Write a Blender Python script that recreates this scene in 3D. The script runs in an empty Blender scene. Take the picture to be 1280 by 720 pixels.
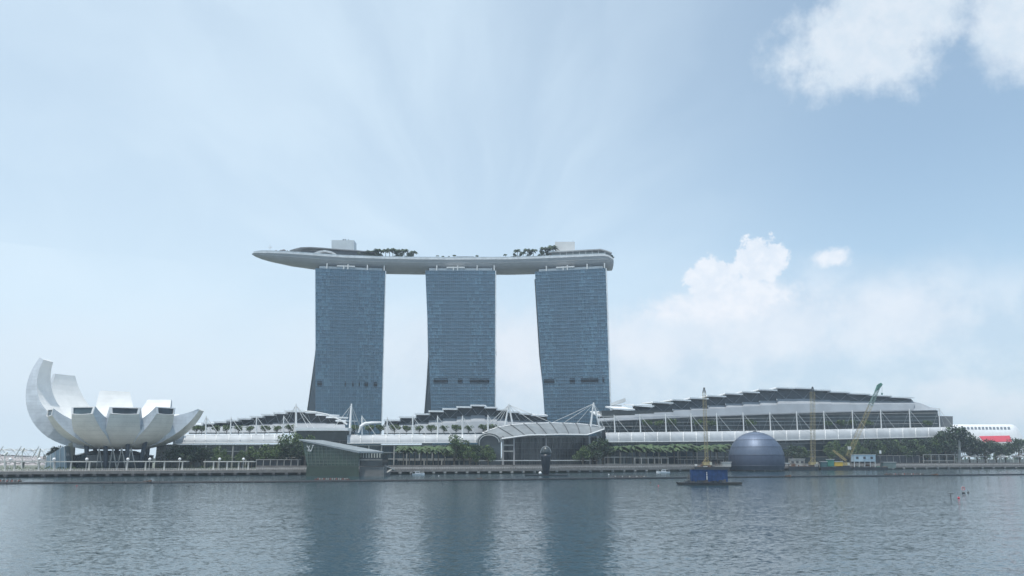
import bpy, math, random
from mathutils import Vector, Matrix
R = math.radians
SC = bpy.context.scene
COL = SC.collection

# ------------------------------------------------------------------ camera
CAMZ = 10.0
F = 1000.0                                   # focal length in pixels of the 1280 wide photograph
TH = math.atan(0.212)                        # upward pitch
ct, st = math.cos(TH), math.sin(TH)
cd = bpy.data.cameras.new('camera'); cam = bpy.data.objects.new('camera', cd); COL.objects.link(cam)
cd.sensor_width = 36; cd.lens = 36 * F / 1280; cd.clip_start = 1; cd.clip_end = 20000
cam.location = (0, 0, CAMZ); cam.rotation_euler = (R(90) + TH, 0, 0)
SC.camera = cam

def P(px, py, Y):
    """world point seen at a photograph pixel at ground distance Y"""
    u, v = (px - 640) / F, (360 - py) / F
    dy = ct - v * st; dz = st + v * ct; t = Y / dy
    return Vector((u * t, Y, CAMZ + dz * t))
def DW(py, z=0.0):
    v = (360 - py) / F
    return (z - CAMZ) * (ct - v * st) / (st + v * ct)
def PZ(px, Y, z):
    """point on the vertical seen at column px, at distance Y and height z"""
    k = (z - CAMZ) / Y
    v = (k * ct - st) / (ct + k * st)
    return P(px, 360 - v * F, Y)

# ------------------------------------------------------------------ light
SUN_EL, SUN_AZ = R(74), R(-150)              # azimuth clockwise from +Y (ahead); near-overhead midday sun, a little behind and left of the camera
W = bpy.data.worlds.new('World'); SC.world = W; W.use_nodes = True
SKY_STRENGTH = 0.10
SC.view_settings.view_transform = 'Standard'; SC.view_settings.look = 'None'
SC.view_settings.exposure = 0.25; SC.view_settings.gamma = 1
sd = bpy.data.lights.new('sun', 'SUN'); sd.energy = 2.9; sd.angle = R(1.5); sd.color = (1.0, .96, .9)
so = bpy.data.objects.new('sun', sd); COL.objects.link(so)
sdir = Vector((math.sin(SUN_AZ) * math.cos(SUN_EL), math.cos(SUN_AZ) * math.cos(SUN_EL), math.sin(SUN_EL)))
so.rotation_euler = sdir.to_track_quat('Z', 'Y').to_euler()
so.location = (0, 0, 400)
SC.cycles.volume_bounces = 1; SC.cycles.max_bounces = 6

class NT:
    """tiny node helper"""
    def __init__(s, tree): s.t = tree; s.n = tree.nodes; s.l = tree.links
    def node(s, typ, **kw):
        n = s.n.new(typ)
        for k, v in kw.items(): setattr(n, k, v)
        return n
    def lk(s, a, b): s.l.new(a, b)
    def put(s, sock, v):
        if isinstance(v, (int, float, tuple, list)): sock.default_value = v
        else: s.lk(v, sock)
    def m(s, op, a, b=0.0, c=None, clamp=False):
        n = s.node('ShaderNodeMath', operation=op, use_clamp=clamp)
        s.put(n.inputs[0], a); s.put(n.inputs[1], b)
        if c is not None: s.put(n.inputs[2], c)
        return n.outputs[0]
    def mix(s, f, a, b):
        n = s.node('ShaderNodeMix', data_type='RGBA'); s.put(n.inputs[0], f)
        s.put(n.inputs[6], a if not isinstance(a, tuple) or len(a) == 4 else a + (1,))
        s.put(n.inputs[7], b if not isinstance(b, tuple) or len(b) == 4 else b + (1,))
        return n.outputs[2]
    def noise(s, vec, scale, detail=4, rough=.5, dim='3D'):
        n = s.node('ShaderNodeTexNoise', noise_dimensions=dim)
        if vec is not None: s.lk(vec, n.inputs['Vector'])
        n.inputs['Scale'].default_value = scale; n.inputs['Detail'].default_value = detail
        n.inputs['Roughness'].default_value = rough
        return n.outputs[0]
    def ss(s, x, lo, hi):
        n = s.node('ShaderNodeMapRange', interpolation_type='SMOOTHSTEP')
        s.put(n.inputs[0], x); s.put(n.inputs[1], lo); s.put(n.inputs[2], hi)
        return n.outputs[0]
    def comb(s, x, y, z=0.0):
        n = s.node('ShaderNodeCombineXYZ'); s.put(n.inputs[0], x); s.put(n.inputs[1], y); s.put(n.inputs[2], z)
        return n.outputs[0]

def build_sky():
    W.node_tree.nodes.clear(); t = NT(W.node_tree)
    sky = t.node('ShaderNodeTexSky', sky_type='NISHITA', sun_disc=False)
    sky.sun_elevation = SUN_EL; sky.sun_rotation = SUN_AZ; sky.air_density = 1.0; sky.dust_density = 0.7; sky.ozone_density = 1.6
    tc = t.node('ShaderNodeTexCoord'); sp = t.node('ShaderNodeSeparateXYZ'); t.lk(tc.outputs['Generated'], sp.inputs[0])
    x, y, z = sp.outputs
    az = t.m('MULTIPLY', t.m('ARCTAN2', x, y), 57.2958)      # degrees east of the view
    el = t.m('MULTIPLY', t.m('ARCSINE', z), 57.2958)
    ae = t.comb(az, el, 0.0)
    n1 = t.noise(ae, .22, 8, .62); n2 = t.noise(ae, .09, 5, .55)
    n1b = t.noise(ae, .30, 9, .66); nb = t.noise(ae, .75, 9, .66)
    def deg(px, py):
        p = P(px, py, 1000) - Vector((0, 0, CAMZ))
        return math.degrees(math.atan2(p.x, p.y)), math.degrees(math.asin(p.z / p.length))
    def puff(px, py, rx, ry, soft, amp, nn, rot=0.0):
        a0, e0 = deg(px, py); k = 57.3 / F
        dx, dy = t.m('SUBTRACT', az, a0), t.m('SUBTRACT', el, e0)
        c, s_ = math.cos(rot), math.sin(rot)
        ux = t.m('ADD', t.m('MULTIPLY', dx, c), t.m('MULTIPLY', dy, s_))
        uy = t.m('SUBTRACT', t.m('MULTIPLY', dy, c), t.m('MULTIPLY', dx, s_))
        q = t.m('ADD', t.m('POWER', t.m('DIVIDE', ux, rx * k), 2.0), t.m('POWER', t.m('DIVIDE', uy, ry * k), 2.0))
        q = t.m('SQRT', q)
        q = t.m('ADD', q, t.m('MULTIPLY', t.m('SUBTRACT', nn, .5), amp))
        n = t.node('ShaderNodeMapRange', interpolation_type='SMOOTHSTEP')
        t.put(n.inputs[0], q); t.put(n.inputs[1], 1.0 + soft); t.put(n.inputs[2], 1.0 - soft)
        return n.outputs[0]
    def mx(*a):
        r = a[0]
        for b in a[1:]: r = t.m('MAXIMUM', r, b)
        return r
    skyc = t.node('ShaderNodeVectorMath', operation='MULTIPLY'); t.lk(sky.outputs[0], skyc.inputs[0]); skyc.inputs[1].default_value = (SKY_STRENGTH * .86, SKY_STRENGTH * 1.16, SKY_STRENGTH * 1.20)
    base = skyc.outputs[0]
    # thin high veil, thicker to the left and towards the horizon
    vx = t.ss(az, 30.0, -12.0)
    # cirrus fanning out from above the towers
    a0, e0 = deg(600, 345)
    fa_ = t.m('ARCTAN2', t.m('SUBTRACT', el, e0), t.m('SUBTRACT', az, a0)); dx, dy = t.m('SUBTRACT', az, a0), t.m('SUBTRACT', el, e0)
    rr = t.m('SQRT', t.m('ADD', t.m('MULTIPLY', dx, dx), t.m('MULTIPLY', dy, dy)))
    fv = t.comb(t.m('ADD', fa_, t.m('MULTIPLY', t.m('SUBTRACT', n2, .5), .5)), t.m('MULTIPLY', rr, .018), 3.0)
    f1 = t.noise(fv, 2.6, 3, .5); f2 = t.noise(fv, 9.0, 5, .6)
    fan = t.m('MULTIPLY', t.m('ADD', t.m('MULTIPLY', t.ss(f1, .26, .74), .16), t.m('MULTIPLY', t.ss(f2, .38, .9), .03)), t.m('MULTIPLY', t.ss(rr, 2.0, 9.0), t.ss(az, 26.0, 4.0)))
    veil = t.m('ADD', t.m('MULTIPLY', vx, .34), fan)
    veil = t.m('ADD', veil, t.m('MULTIPLY', t.ss(el, 22.0, 4.0), .22))
    veil = t.m('ADD', veil, .31, clamp=True)
    c = t.mix(veil, base, (.65, .78, .885))
    # wide soft cloud bank low on the right and behind the towers
    bank = mx(puff(1060, 470, 330, 120, .30, 1.3, n2), puff(700, 470, 260, 70, .5, 1.4, n2))
    lum = t.mix(t.ss(n1, .38, .66), (.52, .635, .755), (.72, .78, .85))
    c = t.mix(t.m('MULTIPLY', bank, .68), c, lum)
    # pale warm band low on the left
    band = mx(puff(560, 440, 330, 55, .6, 1.2, n2), puff(230, 480, 330, 60, .6, 1.2, n2))
    c = t.mix(t.m('MULTIPLY', band, .35), c, (.70, .74, .80))
    # tower cumulus
    cu = mx(puff(893, 352, 36, 30, .12, 1.9, nb), puff(950, 326, 33, 27, .12, 1.9, nb), puff(922, 372, 60, 26, .35, 1.1, nb),
            puff(1040, 322, 20, 10, .45, 2.2, nb), puff(880, 384, 60, 18, .5, 1.2, nb))
    cs = t.mix(t.ss(nb, .35, .62), (.80, .83, .88), (.70, .76, .84))
    c = t.mix(t.m('MULTIPLY', cu, .88), c, cs)
    low = mx(puff(815, 425, 80, 26, .5, 1.6, nb), puff(870, 405, 90, 26, .55, 1.8, nb), puff(960, 410, 90, 40, .6, 1.8, nb), puff(1110, 400, 70, 36, .6, 1.6, nb), puff(1190, 492, 38, 18, .4, 1.4, nb), puff(1255, 512, 40, 16, .4, 1.4, nb), puff(660, 440, 60, 40, .6, 1.5, nb))
    c = t.mix(t.m('MULTIPLY', low, .42), c, (.80, .82, .87))
    # large soft cloud at the upper right
    tr = mx(puff(1085, 55, 98, 46, .45, 2.3, n1b), puff(1130, 12, 80, 50, .5, 2.3, n1b), puff(1268, 25, 44, 55, .5, 2.2, n1b))
    c = t.mix(t.m('MULTIPLY', tr, .76), c, t.mix(t.ss(nb, .3, .7), (.76, .81, .86), (.66, .745, .82)))
    bg = t.node('ShaderNodeBackground'); t.lk(c, bg.inputs[0]); bg.inputs[1].default_value = 1.0
    o = t.node('ShaderNodeOutputWorld'); t.lk(bg.outputs[0], o.inputs[0])
build_sky()

# ------------------------------------------------------------------ materials
MATS = {}
def mat(name, col, rough=.6, metal=0.0, var=.12, scale=.25, spec=.5, col2=None, detail=4, joint=None):
    if name in MATS: return MATS[name]
    m = bpy.data.materials.new(name); m.use_nodes = True; t = NT(m.node_tree)
    b = m.node_tree.nodes['Principled BSDF']
    b.inputs['Roughness'].default_value = rough; b.inputs['Metallic'].default_value = metal
    b.inputs['Specular IOR Level'].default_value = spec
    tc = t.node('ShaderNodeTexCoord')
    n = t.noise(tc.outputs['Object'], scale, detail, .6)
    a = tuple(max(0, c * (1 - var)) for c in col) + (1,)
    z = (tuple(min(1, c * (1 + var)) for c in col) if col2 is None else col2) + (1,)
    cc = t.mix(t.ss(n, .32, .68), a, z)
    if joint:
        sx = t.node('ShaderNodeSeparateXYZ'); t.lk(tc.outputs['Object'], sx.inputs[0])
        fr = t.m('FRACT', t.m('DIVIDE', sx.outputs[2], joint)); ln = t.m('LESS_THAN', fr, .10)
        mp_ = t.node('ShaderNodeMapping'); t.lk(tc.outputs['Object'], mp_.inputs[0]); mp_.inputs['Scale'].default_value = (1, 1, .08)
        sk = t.ss(t.noise(mp_.outputs[0], .9, 4, .6), .45, .75)
        cc = t.mix(t.m('ADD', t.m('MULTIPLY', ln, .22), t.m('MULTIPLY', sk, .13)), cc, tuple(c * .45 for c in col))
    t.lk(cc, b.inputs['Base Color'])
    MATS[name] = m; return m
M_WHITE = mat('white_paint', (.80, .80, .79), .45, var=.06)
M_ROOFW = mat('white_roof_metal', (.86, .87, .87), .4, var=.05)
M_GREYROOF = mat('grey_roof_metal', (.32, .345, .37), .6, var=.08, scale=.06)
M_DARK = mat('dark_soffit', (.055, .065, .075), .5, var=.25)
M_DGLASS = mat('dark_glass', (.03, .045, .052), .12, var=.4, spec=.6, scale=.12)
M_TEALG = mat('teal_glass', (.05, .085, .10), .15, var=.35, spec=.6, scale=.1)
M_CONC = mat('concrete', (.33, .33, .31), .85, var=.18)
M_DCONC = mat('dark_concrete', (.10, .10, .10), .8, var=.3)  # darker grey tone shared by pile shafts, posts and frames
M_STEEL = mat('pale_steel', (.62, .63, .62), .4, var=.06)
M_CANOPY = mat('canopy_panels', (.45, .47, .485), .6, var=.14, scale=.06)
M_YEL = mat('yellow_steel', (.38, .31, .15), .75, var=.25, scale=.8)
M_RUST = mat('rusty_steel', (.16, .095, .06), .85, var=.4, scale=.6)
M_BLUE = mat('blue_container_paint', (.018, .055, .155), .65, var=.25, scale=.7)
M_GREEN = mat('green_paint', (.05, .20, .15), .6, var=.2)
M_TEALP = mat('crane_green', (.20, .29, .27), .7, var=.2)
M_RED = mat('red_canvas', (.55, .06, .09), .6, var=.08)
M_BLACK = mat('black_rubber', (.022, .027, .032), .6, var=.3)
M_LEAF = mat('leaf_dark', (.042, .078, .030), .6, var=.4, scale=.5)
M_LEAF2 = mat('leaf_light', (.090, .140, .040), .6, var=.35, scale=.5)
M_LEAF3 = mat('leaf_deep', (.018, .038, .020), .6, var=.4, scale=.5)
M_LEAFP = mat('palm_leaf', (.055, .095, .030), .6, var=.35, scale=.5)
M_BARK = mat('bark', (.16, .14, .11), .9, var=.3, scale=1.5)
M_HULLW = mat('boat_white', (.78, .79, .80), .3, var=.05)
M_LBLUE = mat('pale_blue_cabin', (.42, .54, .62), .6, var=.1)
M_TIMBER = mat('brown_timber', (.14, .105, .08), .8, var=.3)  # own brown of timber floors, paddles and boat trim
M_MUS = mat('museum_cladding', (.82, .80, .73), .42, var=.07, scale=.12, joint=2.4)
M_MUSIN = mat('museum_top_cladding', (.74, .74, .72), .5, var=.06, scale=.12)
M_MUSSIDE = mat('museum_steel_side', (.62, .65, .68), .42, .25, var=.10, scale=.2, joint=1.9)

# ------------------------------------------------------------------ mesh building
BASE = {}                                   # world offset of each root, so parts can be given in world coordinates
def tag(o, label=None, cat=None, group=None, kind=None):
    if label: o['label'] = label
    if cat: o['category'] = cat
    if group: o['group'] = group
    if kind: o['kind'] = kind
    return o
def empty(name, loc, label, cat, group=None):
    o = bpy.data.objects.new(name, None); COL.objects.link(o); o.location = loc; o.empty_display_size = 1
    BASE[o] = Vector(loc); return tag(o, label, cat, group)
class MB:
    def __init__(s): s.v = []; s.f = []; s.mi = []
    def add(s, vs, fs, mi=0):
        b = len(s.v); s.v += [Vector(p) for p in vs]
        for f in fs: s.f.append([b + i for i in f]); s.mi.append(mi)
        return s
    def quad(s, a, b, c, d, mi=0): return s.add([a, b, c, d], [(0, 1, 2, 3)], mi)
    def hexa(s, lo, hi, mi=0):
        """solid from two 4-point loops"""
        return s.add(list(lo) + list(hi), [(3, 2, 1, 0), (4, 5, 6, 7), (0, 1, 5, 4), (1, 2, 6, 5), (2, 3, 7, 6), (3, 0, 4, 7)], mi)
    def ext(s, poly, vec, mi=0):
        n = len(poly); vec = Vector(vec)
        vs = [Vector(p) for p in poly] + [Vector(p) + vec for p in poly]
        fs = [tuple(range(n - 1, -1, -1)), tuple(range(n, 2 * n))] + [(i, (i + 1) % n, n + (i + 1) % n, n + i) for i in range(n)]
        return s.add(vs, fs, mi)
    def box(s, c, sx, sy, sz, rz=0.0, mi=0):
        """box centred at c in x,y, bottom at c.z"""
        c = Vector(c); ca, sa = math.cos(rz), math.sin(rz)
        def q(x, y, z): return (c.x + x * ca - y * sa, c.y + x * sa + y * ca, c.z + z)
        a, b = sx / 2, sy / 2
        return s.hexa([q(-a, -b, 0), q(a, -b, 0), q(a, b, 0), q(-a, b, 0)], [q(-a, -b, sz), q(a, -b, sz), q(a, b, sz), q(-a, b, sz)], mi)
    def bar(s, a, b, w, h=None, mi=0, up=(0, 0, 1)):
        """rectangular bar from a to b"""
        a, b = Vector(a), Vector(b); h = h or w; d = (b - a).normalized(); u = Vector(up)
        if abs(d.dot(u)) > .98: u = Vector((0, 1, 0))
        x = d.cross(u).normalized() * w / 2; y = x.cross(d).normalized() * h / 2
        return s.hexa([a - x - y, a + x - y, a + x + y, a - x + y], [b - x - y, b + x - y, b + x + y, b - x + y], mi)
    def tube(s, pts, rad, n=6, mi=0, cap=True):
        pts = [Vector(p) for p in pts]; rad = rad if isinstance(rad, (list, tuple)) else [rad] * len(pts)
        vs, fs = [], []
        for i, p in enumerate(pts):
            d = (pts[min(i + 1, len(pts) - 1)] - pts[max(i - 1, 0)]).normalized()
            u = Vector((0, 0, 1)) if abs(d.z) < .9 else Vector((0, 1, 0))
            x = d.cross(u).normalized(); y = d.cross(x).normalized()
            for k in range(n):
                a = 2 * math.pi * k / n; vs.append(p + (x * math.cos(a) + y * math.sin(a)) * rad[i])
        for i in range(len(pts) - 1):
            for k in range(n):
                fs.append((i * n + k, i * n + (k + 1) % n, (i + 1) * n + (k + 1) % n, (i + 1) * n + k))
        if cap: fs += [tuple(range(n - 1, -1, -1)), tuple((len(pts) - 1) * n + k for k in range(n))]
        return s.add(vs, fs, mi)
    def lathe(s, c, prof, n=24, mi=0):
        """profile of (radius, height above c)"""
        c = Vector(c); vs, fs = [], []
        for r, z in prof:
            for k in range(n):
                a = 2 * math.pi * k / n; vs.append((c.x + r * math.cos(a), c.y + r * math.sin(a), c.z + z))
        for i in range(len(prof) - 1):
            for k in range(n): fs.append((i * n + k, i * n + (k + 1) % n, (i + 1) * n + (k + 1) % n, (i + 1) * n + k))
        fs += [tuple(range(n - 1, -1, -1)), tuple((len(prof) - 1) * n + k for k in range(n))]
        return s.add(vs, fs, mi)
    def ball(s, c, r, n=10, m=6, mi=0, sz=1.0):
        prof = [(max(.02, r * math.sin(math.pi * i / m)), -r * sz * math.cos(math.pi * i / m)) for i in range(m + 1)]
        return s.lathe(c, prof, n, mi)
    def grid(s, rows, mi=0, closed=False):
        n = len(rows[0]); vs = [p for r in rows for p in r]; fs = []
        for i in range(len(rows) - 1):
            for k in range(n - (0 if closed else 1)):
                fs.append((i * n + k, i * n + (k + 1) % n, (i + 1) * n + (k + 1) % n, (i + 1) * n + k))
        return s.add(vs, fs, mi)
    def build(s, name, mats, parent=None, smooth=False):
        me = bpy.data.meshes.new(name)
        off = Vector((0, 0, 0)); p = parent
        while p is not None and p not in BASE: p = p.parent
        if p is not None: off = BASE[p]
        me.from_pydata([tuple(v - off) for v in s.v], [], s.f)
        for m in (mats if isinstance(mats, (list, tuple)) else [mats]): me.materials.append(m)
        me.polygons.foreach_set('material_index', s.mi)
        if smooth: me.polygons.foreach_set('use_smooth', [True] * len(s.f))
        me.update()
        o = bpy.data.objects.new(name, me); COL.objects.link(o)
        if parent is not None: o.parent = parent
        return o
def kids(o): return [c for c in COL.objects if c.parent is o]
def copy_tree(o, loc, rz=0.0, sc=1.0, label=None, group=None):
    c = o.copy(); COL.objects.link(c); c.location = loc; c.rotation_euler = (0, 0, rz); c.scale = (sc, sc, sc) if not isinstance(sc, tuple) else sc
    if label: c['label'] = label
    if group: c['group'] = group
    for ch in KIDS[o]:
        d = ch.copy(); COL.objects.link(d); d.parent = c
        for g in KIDS.get(ch, []):
            e = g.copy(); COL.objects.link(e); e.parent = d
    return c
KIDS = {}
def remember(o):
    KIDS[o] = kids(o)
    for ch in KIDS[o]: KIDS[ch] = kids(ch)
    return o
ORD = ['first', 'second', 'third', 'fourth', 'fifth', 'sixth', 'seventh', 'eighth', 'ninth', 'tenth', 'eleventh', 'twelfth', 'thirteenth', 'fourteenth',
       'fifteenth', 'sixteenth', 'seventeenth', 'eighteenth', 'nineteenth', 'twentieth', 'twenty-first', 'twenty-second', 'twenty-third', 'twenty-fourth', 'twenty-fifth',
       'twenty-sixth', 'twenty-seventh', 'twenty-eighth', 'twenty-ninth', 'thirtieth']
def lerp_tab(tab, x):
    if x <= tab[0][0]: a, b = tab[0], tab[1]
    elif x >= tab[-1][0]: a, b = tab[-2], tab[-1]
    else:
        for i in range(len(tab) - 1):
            if tab[i][0] <= x <= tab[i + 1][0]: a, b = tab[i], tab[i + 1]; break
    k = (x - a[0]) / (b[0] - a[0]); return a[1] + (b[1] - a[1]) * k
DECK = 3.0                                   # height of promenade and ground above the water
BKN = [(0, DW(597)), (160, DW(595.6)), (320, DW(594.3)), (480, DW(593.2)), (640, DW(592)), (800, DW(590.1)), (960, DW(588)), (1120, DW(586.7)), (1280, DW(585.8))]
def BY(px, off=0.0): return lerp_tab(BKN, px) + off
def G(px, off, z=DECK): return PZ(px, BY(px, off), z)

# ------------------------------------------------------------------ ground and water
WAVE = .60
def water_material():
    m = bpy.data.materials.new('bay_water'); m.use_nodes = True; t = NT(m.node_tree); b = m.node_tree.nodes['Principled BSDF']
    tc = t.node('ShaderNodeTexCoord')
    mp = t.node('ShaderNodeMapping'); t.lk(tc.outputs['Object'], mp.inputs[0]); mp.inputs['Scale'].default_value = (.55, 1.0, 1.0)
    n1 = t.noise(mp.outputs[0], .42, 5, .62); n2 = t.noise(mp.outputs[0], 1.7, 3, .6); n0 = t.noise(mp.outputs[0], .022, 3, .5)
    h = t.m('ADD', t.m('MULTIPLY', n1, 1.0), t.m('MULTIPLY', n2, .35))
    # wave slopes given straight as a normal (bump fades out at this grazing distance)
    def slopes(scale, detail, rough):
        n = t.node('ShaderNodeTexNoise'); t.lk(mp.outputs[0], n.inputs['Vector']); n.inputs['Scale'].default_value = scale; n.inputs['Detail'].default_value = detail; n.inputs['Roughness'].default_value = rough
        s_ = t.node('ShaderNodeVectorMath', operation='SUBTRACT'); t.lk(n.outputs['Color'], s_.inputs[0]); s_.inputs[1].default_value = (.5, .5, .5); return s_.outputs[0]
    def scl(v, k):
        s_ = t.node('ShaderNodeVectorMath', operation='SCALE'); t.lk(v, s_.inputs[0]); t.put(s_.inputs[3], k); return s_.outputs[0]
    ad = t.node('ShaderNodeVectorMath', operation='ADD'); t.lk(scl(slopes(2.5, 5, .70), WAVE), ad.inputs[0]); t.lk(scl(slopes(.35, 3, .5), WAVE * .16), ad.inputs[1])
    gust = t.m('ADD', .82, t.m('MULTIPLY', n0, .36)); sv = scl(ad.outputs[0], gust)
    m2 = t.node('ShaderNodeVectorMath', operation='MULTIPLY'); t.lk(sv, m2.inputs[0]); m2.inputs[1].default_value = (1.4, 1, 0)
    a2 = t.node('ShaderNodeVectorMath', operation='ADD'); t.lk(m2.outputs[0], a2.inputs[0]); a2.inputs[1].default_value = (0, 0, 1)
    nn = t.node('ShaderNodeVectorMath', operation='NORMALIZE'); t.lk(a2.outputs[0], nn.inputs[0]); t.lk(nn.outputs[0], b.inputs['Normal'])
    t.lk(t.mix(n0, (.024, .058, .074), (.032, .068, .086)), b.inputs['Base Color'])
    b.inputs['Roughness'].default_value = .10; b.inputs['IOR'].default_value = 1.333; b.inputs['Specular IOR Level'].default_value = .5
    return m
w = MB(); w.quad((-5000, -600, 0), (5000, -600, 0), (5000, 2400, 0), (-5000, 2400, 0)); w = w.build('water', water_material()); tag(w, kind='structure')
pxs = [-420, -200, 0, 160, 320, 480, 640, 800, 960, 1120, 1280, 1450, 1650]
edge = [G(p, 5) for p in pxs]; edge = [Vector((-3500, edge[0].y - 300, DECK))] + edge + [Vector((3500, edge[-1].y + 600, DECK))]
g = MB(); g.grid([[Vector((p.x, p.y, -1)) for p in edge], [Vector((p.x, p.y, DECK)) for p in edge], [Vector((p.x * 1.2, 4200, DECK)) for p in edge]])
M_GROUND = mat('paved_ground', (.20, .20, .18), .9, var=.2, scale=.03, col2=(.12, .15, .09))
tag(g.build('ground', M_GROUND), kind='structure')
dk = MB()
f0 = [G(p, 0, DECK) for p in pxs]; b0 = [G(p, 22, DECK) for p in pxs]
dz = lambda l, z: [Vector((p.x, p.y, p.z + z)) for p in l]
dk.grid([dz(b0, .02), dz(f0, .02), dz(f0, -1.5), dz([G(p, 5) for p in pxs], -1.5)])
tag(dk.build('promenade', mat('promenade_timber', (.22, .205, .19), .8, var=.18, scale=.5)), kind='structure')

sp_ = [320, 480, 560, 640, 800, 960, 1120, 1280, 1450]
st_ = MB(); L_ = lambda off, z: [G(p, off, DECK) + Vector((0, 0, z)) for p in sp_]
st_.grid([L_(7.5, 0), L_(7.5, 2.4), L_(5.5, 2.4), L_(5.5, 1.6), L_(3.5, 1.6), L_(3.5, .8), L_(1.8, .8), L_(1.8, 0)])
tag(st_.build('seating_steps', mat('step_timber', (.19, .18, .17), .85, var=.18, scale=.4)), kind='structure')

# ------------------------------------------------------------------ vegetation prototypes (built at the origin, first copy moved into place)
rnd = random.Random(5)
def leafq(mb, c, s, rng, mi):
    n = Vector((rng.gauss(0, 1), rng.gauss(0, 1), rng.gauss(.4, 1))).normalized()
    x = n.orthogonal().normalized(); y = n.cross(x)
    a = rng.uniform(0, 6.28); x, y = x * math.cos(a) + y * math.sin(a), y * math.cos(a) - x * math.sin(a)
    k = s * rng.uniform(.6, 1.3)
    mb.add([c - x * k, c - y * k * .5, c + x * k, c + y * k * .6], [(0, 1, 2, 3)], mi)
def make_tree(name, seed, h, r, crown_h, nleaf, leaf, light=.45, bare=.0, mats=None, cat='tree'):
    rng = random.Random(seed); root = empty(name, (0, 0, 0), 'x', cat)
    tk = MB(); z0 = h - crown_h
    tk.tube([(0, 0, -.1), (.05 * h * .2, 0, z0 * .6), (0, .05, z0 + crown_h * .35)], [.035 * h, .026 * h, .014 * h], 7)
    lobes = []
    nl = 9
    for i in range(nl):
        a = 6.28 * i / nl + rng.uniform(-.3, .3); rr = r * rng.uniform(.25, .78); zz = z0 + crown_h * rng.uniform(.22, .82)
        if zz > z0 + crown_h * .6: rr *= .6
        lobes.append((Vector((rr * math.cos(a), rr * math.sin(a), zz)), r * rng.uniform(.30, .48)))
        if i % 2 == 0: tk.tube([(0, 0, z0 * .75), (rr * .4 * math.cos(a), rr * .4 * math.sin(a), z0 + .1 * crown_h), lobes[-1][0]], [.015 * h, .011 * h, .004 * h], 5)
    tk.build('trunk', M_BARK, root)
    cr = MB()
    for i in range(nleaf):
        c, lr = rng.choice(lobes)
        d = Vector((rng.gauss(0, 1), rng.gauss(0, 1), rng.gauss(0, 1))).normalized() * lr * rng.uniform(.35, 1.08) ** .6
        d.z *= .75
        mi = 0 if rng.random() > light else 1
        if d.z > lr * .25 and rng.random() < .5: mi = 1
        leafq(cr, c + d, leaf, rng, mi)
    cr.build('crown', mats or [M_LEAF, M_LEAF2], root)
    return remember(root)
def make_palm(name, seed, h, r, nf=15, mats=None):
    rng = random.Random(seed); root = empty(name, (0, 0, 0), 'x', 'palm')
    tk = MB(); lean = rng.uniform(-.4, .4)
    tk.tube([(0, 0, -.1), (lean * .3, 0, h * .4), (lean, 0, h * .86)], [.30, .22, .16], 7); tk.build('trunk', M_BARK, root)
    cr = MB(); top = Vector((lean, 0, h * .86))
    for i in range(nf):
        a = 6.28 * i / nf + rng.uniform(-.2, .2); up = rng.uniform(-.35, .9); L = r * rng.uniform(.85, 1.1)
        pts = []
        for k in range(6):
            s = k / 5; pts.append(top + Vector((math.cos(a) * L * s, math.sin(a) * L * s, L * (up * s - (.55 + up * .62) * s * s))))
        side = Vector((-math.sin(a), math.cos(a), 0))
        for k in range(5):
            wd = r * .24 * (1.1 - abs(k - 1.5) * .25); wn = r * .24 * (1.1 - abs(k - .5) * .25) if k < 4 else .02
            mi = rng.choice([0, 1, 1])
            for sg in (-1, 1):
                o1 = side * sg * wd - Vector((0, 0, wd * .6)); o2 = side * sg * wn - Vector((0, 0, wn * .6))
                cr.add([pts[k], pts[k + 1], pts[k + 1] + o2, pts[k] + o1 * .8], [(0, 1, 2, 3)], mi)
    cr.build('crown', mats or [M_LEAF, M_LEAF2], root)
    return remember(root)
USED = set()
def plant(proto, loc, sc=1.0, label='', group=None, rz=None, sz=None):
    """first use moves the prototype itself, later uses copy it"""
    rz = rnd.uniform(0, 6.28) if rz is None else rz
    s = (sc, sc, sc if sz is None else sz)
    if proto in USED: return copy_tree(proto, loc, rz, s, label, group)
    USED.add(proto); proto.location = loc; proto.rotation_euler = (0, 0, rz); proto.scale = s; proto['label'] = label
    if group: proto['group'] = group
    return proto

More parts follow.
